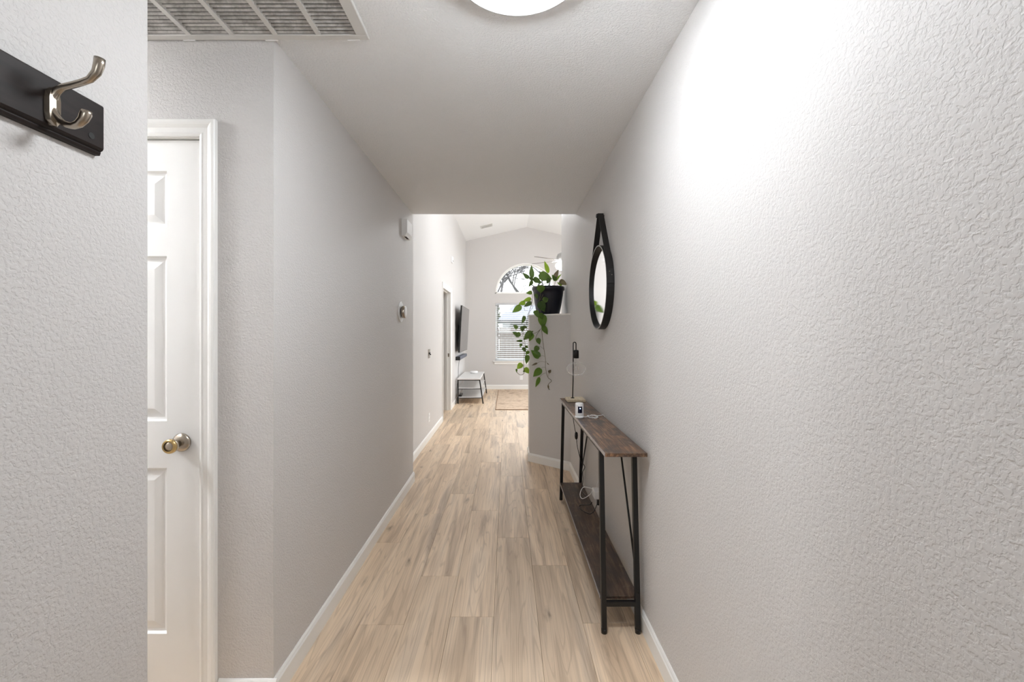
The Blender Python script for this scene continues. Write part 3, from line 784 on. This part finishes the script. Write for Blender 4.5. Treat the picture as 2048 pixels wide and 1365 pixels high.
# ---- table lamp with globe bulb
ly = 3.27; lx = .515
tl = thing('table_lamp', (lx, ly, TT), 'black wire table lamp with large clear globe bulb on the console', 'table lamp')
MB().box(lx-.060, lx+.078, ly-.075, ly+.072, TT, TT+.022).build('base', 'ash_wood', tl, bevel=.006, seg=3)
rx = P(1146.2, 790, ly).x; cx_ = P(1152, 790, ly).x
zt_ = CAMZ - (685-VY)*ly/FPX
hr = (cx_ - rx)*.5
pts = [(rx-.004, ly, TT+.022), (rx, ly, 1.0), (rx+.001, ly, zt_-hr)] + [(rx+hr-hr*math.cos(a_), ly, zt_-hr+hr*math.sin(a_)) for a_ in [PI*k/8 for k in range(1, 9)]] + [(cx_, ly, zt_-.062)]
MB().tube(pts, .0042, 10).build('stem', 'black_metal', tl)
MB().lathe([(.014,0),(.014,.004)], (rx-.004, ly, TT+.022), n=20).build('stem_collar', 'black_metal', tl)
zs0 = CAMZ - (701-VY)*ly/FPX; zs1 = CAMZ - (717-VY)*ly/FPX
MB().lathe([(.006,.004),(.020,0),(.0215,-.006),(.0215,zs1-zs0+.001),(.018,zs1-zs0)], (cx_, ly, zs0), n=28).build('socket', 'black_metal', tl)
gz = CAMZ - (738-VY)*ly/FPX; GR, GH = .073, .055
prof = [(.0155, zs1-gz), (.0165, zs1-gz-.006), (.017, .060), (.024, .052)]
for k in range(2, 17):
    a_ = PI*k/16 + .16 if k < 8 else PI*k/16
    prof.append((max(GR*math.sin(min(a_, PI)), .001), GH*math.cos(min(a_, PI))))
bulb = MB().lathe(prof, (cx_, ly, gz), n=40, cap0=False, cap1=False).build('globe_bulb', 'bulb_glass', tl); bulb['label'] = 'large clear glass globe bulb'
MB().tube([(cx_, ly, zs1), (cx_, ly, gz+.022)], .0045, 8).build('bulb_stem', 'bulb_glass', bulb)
fl_pts = []
for k in range(14):
    a_ = 2*PI*k/14; fl_pts.append((cx_ + .020*math.cos(a_), ly + .020*math.sin(a_), gz + (.018 if k % 2 else -.012)))
MB().tube(fl_pts, .0009, 5).build('filament', 'filament', bulb)
# cord
cp = [P(1148, 838, 3.30), P(1149, 852, 3.30), P(1152, 866, 3.30)]
cpts = [(rx, ly+.16, TT-.002)] + [P(1147.5,845,3.38), P(1150,860,3.37), P(1152.6,871,3.36), P(1153.5,884,3.36), P(1156,900,3.34), P(1162,922,3.30), P(1169.5,934,3.24), P(1165.5,945,3.22), P(1166,960,3.22), P(1163.5,980,3.2), P(1166,986,3.12), P(1172,993,3.02)]
def smooth(pts, n=6):
    pts = [Vector(p) for p in pts]; out = []
    for i in range(len(pts)-1):
        p0, p1, p2, p3 = pts[max(i-1,0)], pts[i], pts[i+1], pts[min(i+2,len(pts)-1)]
        for k in range(n):
            t = k/n
            out.append(.5*((2*p1)+(p2-p0)*t+(2*p0-5*p1+4*p2-p3)*t*t+(3*p1-p0-3*p2+p3)*t**3))
    out.append(pts[-1]); return out
cord = MB().tube(smooth(cpts), .0028, 6).build('cord', 'black_plastic', tl)
pc = Vector(P(1152.6, 872, 3.36))
MB().lathe([(.004,.030),(.011,.022),(.013,0),(.011,-.022),(.004,-.030)], pc, n=12, su=1, sv=.7).build('inline_switch', 'black_plastic', cord)

# ---- security camera
cy_, ccx = 2.625, .447
sc_ = thing('security_camera', (ccx, cy_, TT), 'white cylindrical indoor camera with glossy black face on the console', 'camera')
MB().lathe([(.026,0),(.027,.003),(.027,.011),(.0245,.0125)], (ccx, cy_, TT), n=32).build('stand', 'white_plastic', sc_)
MB().lathe([(.0245,.0125),(.0255,.016),(.0255,.084),(.0235,.090),(.018,.092)], (ccx, cy_, TT), n=32).build('body', 'white_plastic', sc_)
rings = []
for z in (.032, .072):
    ring = []
    for k in range(9):
        a_ = -PI/2 + (-.52 + 1.04*k/8); ring.append((ccx + .0262*math.cos(a_), cy_ + .0262*math.sin(a_), TT+z))
    for k in range(8, -1, -1):
        a_ = -PI/2 + (-.52 + 1.04*k/8); ring.append((ccx + .0245*math.cos(a_), cy_ + .0245*math.sin(a_), TT+z))
    rings.append(ring)
fc = MB().loft(rings).build('face_panel', 'camera_lens', sc_); fc['label'] = 'dark blue glossy lens panel'
MB().sphere((ccx, cy_-.0262, TT+.060), .0025, 12).build('status_light', 'blue_led', fc)
cw = [(ccx+.024, cy_+.005, TT+.006), (ccx+.035, cy_-.004, TT+.004)]
for k in range(30):
    a_ = 2*PI*k/11 + 2.6; cw.append((ccx+.082 + (.030+.003*math.sin(k*1.3))*math.cos(a_), cy_-.005+(.040+.004*math.cos(k*.9))*math.sin(a_), TT+.004+.003*(k % 3)))
cw += [(ccx+.115, cy_+.03, TT+.005), (ccx+.14, cy_+.045, TT+.004), (.612, cy_+.05, TT+.001), (.616, cy_+.02, TT-.06), (.616, 2.72, .62), (.614, 2.80, .50), P(1199,950,2.86), P(1193,975,2.87), P(1190,990,2.86)]
MB().tube(smooth(cw, 3), .0019, 6).build('usb_cable', 'white_plastic', sc_)['label'] = 'white coiled cable'

# ---- outlet with adapters behind the table
oy, oz = 2.80, .262
oo = outlet('wall_outlet', 'x', (R, oy, oz), 'white wall outlet low behind the console table, full of adapters', sgn=-1)
ad = thing('power_adapter', (R-.0065, oy, oz+.02), 'white cube power adapter plugged in behind the console table', 'power adapter')
MB().box(R-.055, R-.007, oy-.030, oy+.050, oz+.008, oz+.060).build('body', 'white_plastic', ad, bevel=.004, seg=2)
pl_ = [(R-.045, oy+.05, oz+.045), (R-.06, oy+.09, oz+.040), (R-.10, oy+.13, oz+.03), (R-.125, oy+.11, oz-.01), (R-.115, oy+.07, oz-.025), (R-.07, oy+.05, oz+.01), (R-.05, oy+.052, oz+.04)]
MB().tube(smooth(pl_), .0019, 6).build('cable_loop', 'white_plastic', ad)
bp_ = thing('lamp_plug', (R-.0065, oy-.0, oz-.02), 'black lamp plug with its cord behind the console table', 'plug')
MB().box(R-.032, R-.007, oy-.014, oy+.014, oz-.038, oz-.004).build('body', 'black_plastic', bp_, bevel=.003)
pl_ = [(R-.03, oy, oz-.03), (R-.045, oy-.01, .205), (R-.06, oy-.02, .185), (R-.085, oy+.01, .162), (R-.125, oy+.10, .156), (R-.115, oy+.16, .157), (R-.06, oy+.12, .175), (R-.045, oy+.10, .2)]
MB().tube(smooth(pl_), .0028, 6).build('cord', 'black_plastic', bp_)

# ================================================================== POTTED VINE
px_, py_ = .440, 4.545
pot = thing('potted_vine', (px_, py_, LEDGE), 'trailing pothos vine in a dark navy pot on the half wall', 'potted plant')
prof = [(.112,0),(.120,.006),(.132,.06),(.147,.14),(.157,.21),(.162,.255),(.171,.258),(.174,.266),(.174,.292),(.170,.297),(.162,.296),(.158,.26)]
MB().lathe(prof, (px_, py_, LEDGE), n=48, cap1=False).build('pot', 'navy_plastic', pot)
MB().lathe([(.157,.262),(.10,.268),(.001,.272)], (px_, py_, LEDGE), n=32, cap0=True).build('soil', 'soil', pot)
def leaf_mesh(curl, fold, seed):
    # unit leaf: base at origin, tip at +Y 1, width 1 along X, normal +Z
    out = [(0,-.0),(.10,.20),(.25,.36),(.40,.42),(.55,.40),(.70,.31),(.85,.17),(.94,.07),(1.0,.0)]
    shape = [(-.06,.16),(.02,.34),(.14,.46),(.30,.50),(.46,.46),(.62,.36),(.78,.22),(.90,.10),(1.0,.004)]
    v, f = [], []
    for i, (t, w_) in enumerate(shape):
        mid_t = max(t, 0.0) if i == 0 else t
        zc = -curl*t*t
        for k, s_ in enumerate((-1,-.5,0,.5,1)):
            tt = t if abs(s_) > .4 else (t+.05 if i == 0 else t)
            v.append((s_*w_, tt, zc + fold*abs(s_)*w_ + .015*math.sin(9*t+seed+s_*3)))
    for i in range(len(shape)-1):
        for k in range(4):
            a_ = i*5+k; f.append((a_, a_+1, a_+6, a_+5))
    mb = MB(); mb.add(v, f, True); return mb
LM = {}
for mname in ('leaf_dark', 'leaf_mid', 'leaf_light', 'leaf_dry'):
    for k, (cu, fo) in enumerate(((.18,.22),(.30,.35),(.08,.15))):
        me = leaf_mesh(cu, fo, k*1.7).mesh('leaf'); me.materials.append(M[mname]); LM[mname, k] = me
lr = random.Random(11)
stems = MB()
def leaf(b, t, wpx, Y, kind, tilt=None, vine=None, dY=None):
    """b, t: base and tip seen in the picture; Y depth; the leaf is a curved 3-D blade of its real size"""
    B = P(b[0], b[1], Y); dYy = lr.uniform(-.03, .03) if dY is None else dY
    T = P(t[0], t[1], Y + dYy)
    ax = T - B; ln = ax.length; ydir = ax.normalized()
    look = (Vector((0,0,CAMZ)) - B).normalized()
    zd = (look - ydir*look.dot(ydir)).normalized()
    ang = lr.uniform(-.5, .5) if tilt is None else tilt
    zd = (Matrix.Rotation(ang, 3, ydir) @ zd); xd = ydir.cross(zd).normalized()
    wd = wpx*Y/FPX/max(math.cos(ang), .5)
    o = bpy.data.objects.new('leaf', LM[kind, lr.randrange(3)]); COL.objects.link(o)
    m3 = Matrix((xd*wd, ydir*ln, zd*ln)).transposed()
    o.matrix_world = Matrix.Translation(B) @ m3.to_4x4()
    o.parent = pot; o.matrix_parent_inverse = Matrix.Translation(-pot.location)
    if vine is not None:
        V = Vector(vine); mid = (V + B)/2 + Vector((0, -.005, .012))
        stems.tube(smooth([V, mid, B], 4), .0013, 5)
    return o
def c5(x, y): return (1010 + x/9.75, 500 + y/9.75)
def c6(x, y): return (1010 + x/8.53, 630 + y/8.53)
def fY(px): k = (px-VX)/FPX; return 4.697/(1+.827*k) - .045
crown = Vector((px_, py_, LEDGE+.27))
def cr_(dx, dy): return crown + Vector((dx, dy, 0))
D, Mi, Li, Dr = 'leaf_dark', 'leaf_mid', 'leaf_light', 'leaf_dry'
for b, t, w_, Y, k, v in [
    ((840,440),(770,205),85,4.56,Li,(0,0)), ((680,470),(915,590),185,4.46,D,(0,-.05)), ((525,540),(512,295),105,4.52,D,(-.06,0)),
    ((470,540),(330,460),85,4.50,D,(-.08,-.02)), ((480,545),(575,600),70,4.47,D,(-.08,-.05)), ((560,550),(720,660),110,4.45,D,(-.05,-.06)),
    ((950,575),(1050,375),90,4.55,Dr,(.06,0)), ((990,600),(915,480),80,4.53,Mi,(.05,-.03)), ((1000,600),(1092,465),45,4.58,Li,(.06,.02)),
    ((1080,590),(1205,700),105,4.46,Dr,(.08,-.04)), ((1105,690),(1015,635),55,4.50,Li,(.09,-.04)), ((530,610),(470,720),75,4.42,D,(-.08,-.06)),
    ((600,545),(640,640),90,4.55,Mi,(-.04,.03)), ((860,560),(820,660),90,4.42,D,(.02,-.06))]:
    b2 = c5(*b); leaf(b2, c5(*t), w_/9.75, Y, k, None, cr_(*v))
# front cluster falling over the pot
vine_f = [cr_(-.03,-.09), P(*c5(680,690),4.37), P(*c5(690,860),4.36), P(*c5(670,1000),4.37), P(*c5(690,1180),4.37), P(*c6(620,60),4.37),
          P(*c6(625,230),fY(1083)), P(*c6(640,400),fY(1085)), P(*c6(660,560),fY(1087)), P(*c6(690,760),fY(1091)), P(*c6(692,900),fY(1091)), P(*c6(728,1060),fY(1095)),
          P(*c6(782,1110),fY(1101)), P(*c6(790,1140),fY(1102)), P(*c6(745,1180),fY(1097)), P(*c6(735,1240),fY(1096)), P(*c6(765,1278),fY(1099))]
stems.tube(smooth(vine_f, 5), .0024, 6)
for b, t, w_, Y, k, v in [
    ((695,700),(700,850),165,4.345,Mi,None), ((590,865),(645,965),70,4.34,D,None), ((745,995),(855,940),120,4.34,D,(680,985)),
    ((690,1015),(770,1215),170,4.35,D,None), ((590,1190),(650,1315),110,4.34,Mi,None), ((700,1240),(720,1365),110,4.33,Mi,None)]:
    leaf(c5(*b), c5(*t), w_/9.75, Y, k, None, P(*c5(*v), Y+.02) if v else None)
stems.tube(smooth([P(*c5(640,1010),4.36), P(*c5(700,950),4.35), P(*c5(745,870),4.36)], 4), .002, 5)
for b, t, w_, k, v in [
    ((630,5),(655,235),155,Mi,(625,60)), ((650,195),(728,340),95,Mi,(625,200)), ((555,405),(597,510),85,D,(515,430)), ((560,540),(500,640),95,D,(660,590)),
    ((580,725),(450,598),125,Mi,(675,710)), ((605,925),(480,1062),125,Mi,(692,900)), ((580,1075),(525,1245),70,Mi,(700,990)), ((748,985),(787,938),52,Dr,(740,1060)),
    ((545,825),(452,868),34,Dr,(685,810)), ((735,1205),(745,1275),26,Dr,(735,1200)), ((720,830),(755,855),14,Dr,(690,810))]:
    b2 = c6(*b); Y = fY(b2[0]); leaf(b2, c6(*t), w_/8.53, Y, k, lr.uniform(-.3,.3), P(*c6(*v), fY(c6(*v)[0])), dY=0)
stems.tube(smooth([P(*c6(615,235),fY(1082)), P(*c6(540,345),fY(1073)), P(*c6(515,430),fY(1070))], 4), .002, 5)
stems.tube(smooth([P(*c6(615,240),fY(1082)), P(*c6(540,300),fY(1073)), P(*c6(455,330),4.42)], 4), .002, 5)
# left cluster hanging past the end of the half wall
YL = 4.40
vine_l = [cr_(-.09,-.05), P(*c5(500,690),4.42), P(*c5(530,860),4.40), P(*c5(525,1030),YL), P(*c5(470,1210),YL), P(*c6(385,20),YL), P(*c6(355,180),YL), P(*c6(305,325),YL),
          P(*c6(325,420),YL), P(*c6(345,520),YL), P(*c6(322,740),YL), P(*c6(320,960),YL), P(*c6(325,1000),YL), P(*c6(270,1030),YL), P(*c6(205,985),YL), P(*c6(190,940),YL)]
stems.tube(smooth(vine_l, 5), .0024, 6)
vine_l2 = [P(*c5(500,1040),YL+.02), P(*c5(540,1120),YL+.02), P(*c5(480,1220),YL+.02), P(*c6(380,110),YL+.02), P(*c6(368,260),YL+.02), P(*c6(310,325),YL+.01)]
stems.tube(smooth(vine_l2, 5), .0018, 6)
stems.tube(smooth([P(*c5(440,1110),YL), P(*c5(380,1130),YL-.01), P(*c5(390,1190),YL), P(*c5(440,1180),YL)], 5), .0014, 5)
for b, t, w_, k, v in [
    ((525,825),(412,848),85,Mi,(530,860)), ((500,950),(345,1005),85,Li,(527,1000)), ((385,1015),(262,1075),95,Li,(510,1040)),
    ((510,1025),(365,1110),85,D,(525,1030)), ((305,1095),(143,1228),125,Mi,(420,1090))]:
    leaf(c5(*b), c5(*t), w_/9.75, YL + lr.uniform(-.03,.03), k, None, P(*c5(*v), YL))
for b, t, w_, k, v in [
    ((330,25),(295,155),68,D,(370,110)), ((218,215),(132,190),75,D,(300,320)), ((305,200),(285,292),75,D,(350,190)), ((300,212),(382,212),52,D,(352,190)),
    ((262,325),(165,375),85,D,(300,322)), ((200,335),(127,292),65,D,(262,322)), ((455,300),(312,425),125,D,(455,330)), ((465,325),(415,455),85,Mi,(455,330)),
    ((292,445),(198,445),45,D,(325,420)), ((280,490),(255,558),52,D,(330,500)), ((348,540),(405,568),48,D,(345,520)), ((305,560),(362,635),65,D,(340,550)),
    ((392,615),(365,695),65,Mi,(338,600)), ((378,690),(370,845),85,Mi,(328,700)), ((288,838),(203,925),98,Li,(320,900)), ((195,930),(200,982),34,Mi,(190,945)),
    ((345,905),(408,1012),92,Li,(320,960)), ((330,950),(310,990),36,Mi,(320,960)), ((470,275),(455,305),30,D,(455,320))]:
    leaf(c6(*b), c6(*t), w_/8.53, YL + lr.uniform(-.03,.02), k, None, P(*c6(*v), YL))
stems.build('vine_stems', 'vine', pot)

# ================================================================== LIVING ROOM FURNITURE
# ---- television
tv = thing('television', (L2, 8.88, 1.35), 'large flat television tilted on its mount on the left wall', 'television')
Y1_, Y2_ = 8.12, 9.66
top = Vector((-.857, 0, CAMZ + (667-611)*8.1/FPX)); bot = Vector((-.905, 0, CAMZ + (667-706)*8.1/FPX))
axv = (top-bot).normalized(); nv = Vector((axv.z, 0, -axv.x))
def slab(o0, o1, d0, d1, y0, y1):
    return MB().loft([[bot+axv*o0+nv*d0+Vector((0,y,0)), bot+axv*o0+nv*d1+Vector((0,y,0)), bot+axv*o1+nv*d1+Vector((0,y,0)), bot+axv*o1+nv*d0+Vector((0,y,0))] for y in (y0, y1)])
TH = (top-bot).length
slab(0, TH, -.028, 0, Y1_, Y2_).build('cabinet', 'black_plastic', tv)
slab(.012, TH-.010, 0, .0012, Y1_+.010, Y2_-.010).build('screen', 'screen', tv)
slab(.10, .5, -.055, -.028, Y1_+.2, Y2_-.2).build('rear_housing', 'black_plastic', tv)
MB().box(L2, -.93, 8.7, 9.1, 1.22, 1.52).build('wall_mount', 'black_metal', tv)
sb = thing('soundbar', (L2, 8.9, .86), 'dark blue grey soundbar on the wall below the television', 'soundbar')
mb = MB(); ys = (8.22, 9.62)
pr = [(L2+.004, .83), (L2+.075, .83), (L2+.090, .845), (L2+.090, .885), (L2+.080, .90), (L2+.004, .90)]
mb.loft([[(x, y, z) for x, z in pr] for y in ys]); mb.build('body', 'soundbar', sb)
MB().box(L2+.003, L2+.090, 8.212, 8.221, .831, .899).build('end_cap', 'black_plastic', sb)
MB().tube(smooth([(L2+.05, 8.45, .83), (L2+.035, 8.42, .70), (L2+.03, 8.40, .50), (L2+.02, 8.3, .3), (L2+.02, 8.25, .12)]), .004, 6).build('cable', 'black_plastic', sb)
# ---- television console
tc = thing('television_console', (-.70, 8.88, 0), 'white three-tier media console with slanted black legs under the television', 'media console')
ya, yb_ = 8.18, 9.60
MB().box(-.955, -.515, ya-.03, yb_+.02, .462, .487).build('top', 'white_laminate', tc, bevel=.002)
zs_ = (.300, .125)
for z in zs_:
    xr_ = -.525 + (.46-z)/.46*.065
    MB().box(-.945, xr_, ya, yb_, z-.012, z).build('shelf', 'white_laminate', tc, bevel=.001)
for y in (ya, yb_):
    MB().bar((-.942, y, 0), (-.942, y, .462), .022, .022).build('leg', 'black_metal', tc)
    MB().bar((-.460, y, 0), (-.527, y, .462), .022, .022).build('leg', 'black_metal', tc)
    for z in zs_ + (.462,):
        xr_ = -.525 + (.46-z)/.46*.065
        MB().box(-.945, xr_, y-.01, y+.01, z-.022 if z < .4 else z-.018, z-.012 if z < .4 else z).build('cross_rail', 'black_metal', tc)
rt = thing('router', (-.72, 9.2, .487), 'small white rounded router on the media console', 'router')
MB().lathe([(.075,0),(.085,.008),(.085,.040),(.075,.052),(.03,.056)], (-.715, 9.2, .487), n=28).build('body', 'white_plastic', rt)
MB().lathe([(.0855,.012),(.0855,.016)], (-.715, 9.2, .487), n=28).build('vent_band', 'grey_plastic', rt)
ps = thing('power_strip', (-.9, 8.3, .125), 'black power strip with cables on the lowest console shelf', 'power strip')
MB().box(-.935, -.88, 8.24, 8.5, .125, .165).build('body', 'black_plastic', ps, bevel=.004)
MB().tube(smooth([(-.93, 8.24, .15), (-.965, 8.16, .10), (-.975, 8.02, .03), (-.978, 8.3, .01), (-.975, 8.6, .25)]), .005, 6).build('cord', 'black_plastic', ps)
# ---- rug
rg = MB().box(-.205, 2.0, 7.50, 10.05, 0, .010).build('area_rug', 'rug_weave', bevel=.003, origin=(.9, 8.8, 0)); tag(rg, 'tan patterned area rug in front of the far window', 'rug')
bd = MB()
for (x0,x1,y0,y1) in ((-.207,2.002,7.496,7.512),(-.207,2.002,10.04,10.054),(-.209,-.195,7.512,10.04),(1.99,2.004,7.512,10.04)): bd.box(x0,x1,y0,y1,.001,.0115)
plain('rug_edge', srgb(150,120,92), .9); bd.build('binding', 'rug_edge', rg)
# ---- register in the vault
cv = thing('ceiling_register', (-.44, 9.34, vault(-.44)), 'small white air register on the vaulted ceiling', 'air vent')
sl_ = math.atan(.2314)
def onv(x, y, d): return (x, y, vault(x) - d)
for nm, mat, (u0, u1, y0, y1), d0, d1 in [('frame', 'vent_white', (-.58,-.32,9.24,9.26), 0, .012), ('frame', 'vent_white', (-.58,-.32,9.42,9.44), 0, .012),
        ('frame', 'vent_white', (-.58,-.555,9.26,9.42), 0, .012), ('frame', 'vent_white', (-.345,-.32,9.26,9.42), 0, .012), ('backing', 'vent_dark', (-.556,-.344,9.26,9.42), 0, .003)] + \
        [('louver', 'vent_white', (-.556,-.344,9.262+.032*k,9.28+.032*k), .003, .009) for k in range(5)]:
    v = [onv(x, y, d) for d in (d0, d1) for x, y in ((u0,y0),(u1,y0),(u1,y1),(u0,y1))]
    MB().add(v, [(3,2,1,0),(4,5,6,7),(0,1,5,4),(1,2,6,5),(2,3,7,6),(3,0,4,7)]).build(nm, mat, cv)
# ---- ceiling fan
FX, FY_ = .99, 7.60
fz = vault(FX)
fn = thing('ceiling_fan', (FX, FY_, fz), 'five-blade ceiling fan with a lit glass bowl in the living room', 'ceiling fan')
MB().lathe([(.07,.03),(.07,-.02),(.03,-.07)], (FX, FY_, fz), n=24).build('canopy', 'grey_plastic', fn)
MB().tube([(FX, FY_, fz-.05), (FX, FY_, 2.78)], .012, 10).build('downrod', 'grey_plastic', fn)
MB().lathe([(.03,2.80),(.085,2.77),(.105,2.72),(.105,2.66),(.08,2.63),(.06,2.62)], (FX, FY_, 0), n=32).build('motor', 'grey_plastic', fn)
MB().lathe([(.06,2.62),(.11,2.60),(.125,2.56),(.11,2.52),(.06,2.49),(.005,2.48)], (FX, FY_, 0), n=32).build('light_bowl', 'fan_glass', fn)['label'] = 'glowing glass bowl'
for k in range(5):
    a_ = math.radians(180 + 36 + 72*k); d = Vector((math.cos(a_), math.sin(a_), 0)); s_ = Vector((-d.y, d.x, 0))
    c0 = Vector((FX, FY_, 2.655)); tl_ = math.radians(-10)
    wv_ = s_*math.cos(tl_) + Vector((0,0,1))*math.sin(tl_); up_ = Vector((0,0,.006))
    rings = []
    for r0, hw_ in ((.17,.045),(.30,.06),(.52,.068),(.60,.06),(.63,.03)):
        p = c0 + d*r0
        rings.append([p-wv_*hw_, p+wv_*hw_, p+wv_*hw_+up_, p-wv_*hw_+up_])
    bl_ = MB().loft(rings).build('blade', 'fan_wood', fn)
    MB().bar(c0 + d*.09, c0 + d*.21 + Vector((0,0,-.004)), .03, .008, (0,0,1)).build('blade_iron', 'grey_plastic', bl_)

# ================================================================== OUTSIDE THE FAR WINDOW
struct(MB().box(-14, 16, 10.6, 40, -.35, -.25), 'ground', 'lawn', 'lawn outside the far window', 'ground')
fe = thing('garden_fence', (.5, 16, -.25), 'weathered wooden picket fence across the yard', 'fence')
pk = MB(); pk.loft([[(-.068,0,0),(.068,0,0),(.068,.02,0),(-.068,.02,0)], [(-.068,0,1.78),(.068,0,1.78),(.068,.02,1.78),(-.068,.02,1.78)], [(-.04,0,1.83),(.04,0,1.83),(.04,.02,1.83),(-.04,.02,1.83)]])
pme = pk.mesh('picket'); pme.materials.append(M['fence_wood'])
for k in range(46):
    o = bpy.data.objects.new('picket', pme); COL.objects.link(o); o.location = (-2.4 + .145*k, 16 + .004*(k % 3), -.25 + .02*math.sin(k*2.1)); attach(o, fe)
for z in (.2, 1.2): MB().box(-2.5, 4.3, 16.03, 16.08, z-.05, z+.05).build('rail', 'fence_wood', fe)
hs = thing('neighbour_house', (3, 23, -.25), 'pale neighbouring house with a grey shingle roof beyond the fence', 'house')
MB().box(-.25, 9, 22.4, 29, -.25, 2.05).build('wall', 'outside_white', hs)
mb = MB().add([(-.7,21.9,2.0),(9.4,21.9,2.0),(9.4,29.5,2.0),(-.7,29.5,2.0),(1.6,25.7,3.9),(7,25.7,3.9)], [(0,1,5,4),(1,2,5),(2,3,4,5),(3,0,4),(3,2,1,0)])
mb.build('roof', 'roof_shingle', hs)
MB().box(-.7, 9.4, 21.86, 21.9, 1.92, 2.03).build('eave_board', 'bark', hs)
MB().box(2.0, 3.0, 22.38, 22.41, .8, 1.7).build('window', 'vent_dark', hs)
def bush(name, x, y, r, z, label):
    o = thing(name, (x, y, -.25), label, 'bush')
    rb = random.Random(int(x*100)+5); mb = MB()
    for k in range(420):
        d = Vector((rb.gauss(0,1), rb.gauss(0,1), rb.gauss(0,1))).normalized()
        p = Vector((x, y, z)) + Vector((d.x*r, d.y*r, d.z*r*1.5))*rb.uniform(.6, 1.0)
        u = Vector((rb.gauss(0,1), rb.gauss(0,1), rb.gauss(0,1))).normalized(); w_ = u.orthogonal().normalized(); s_ = rb.uniform(.08,.16)
        mb.add([p-u*s_, p+w_*s_*.4, p+u*s_, p-w_*s_*.4], [(0,1,2,3)])
    mb.build('foliage', 'evergreen', o)
    MB().tube([(x,y,-.25),(x,y,z)], .06, 8).build('trunk', 'bark', o)
bush('evergreen_bush', -1.0, 18.2, .75, 1.9, 'dark evergreen bush left of the neighbouring house')
def tree(x, y, seed, label, h0=3.2, s=1.0):
    rt_ = random.Random(seed)
    o = thing('bare_tree', (x, y, -.25), label, 'tree', 'bare trees outside the window')
    mb, tw = MB(), MB()
    def grow_(p, d, ln, r, lev):
        q = p + d*ln; mid_ = p + d*ln*.5 + Vector((rt_.gauss(0,.05), rt_.gauss(0,.05), rt_.gauss(0,.05)))*ln
        (mb if lev < 3 else tw).tube([p, mid_, q], [r, r*.85, r*.68], 6 if lev < 3 else 4, caps=False)
        if lev >= 6: return
        for k in range(2 if lev < 1 else 3):
            nd = (d*.75 + Vector((rt_.gauss(0,.55), rt_.gauss(0,.55), rt_.gauss(.22,.38)))).normalized()
            grow_(p + d*ln*rt_.uniform(.55, 1), nd, ln*rt_.uniform(.62,.82), r*.66, lev+1)
    grow_(Vector((x, y, -.25)), Vector((.05,0,1)).normalized(), h0, .19*s, 0)
    mb.build('trunk', 'bark', o); tw.build('twigs', 'bark', o)
tree(-.9, 31.5, 4, 'bare branched tree behind the roof, leftmost in the arched window', 3.6, .95)
tree(1.9, 33.0, 9, 'bare branched tree behind the roof, in the middle of the arched window', 3.8, 1.0)
tree(5.2, 31.0, 21, 'bare branched tree behind the roof, at the right of the arched window', 3.8, .95)
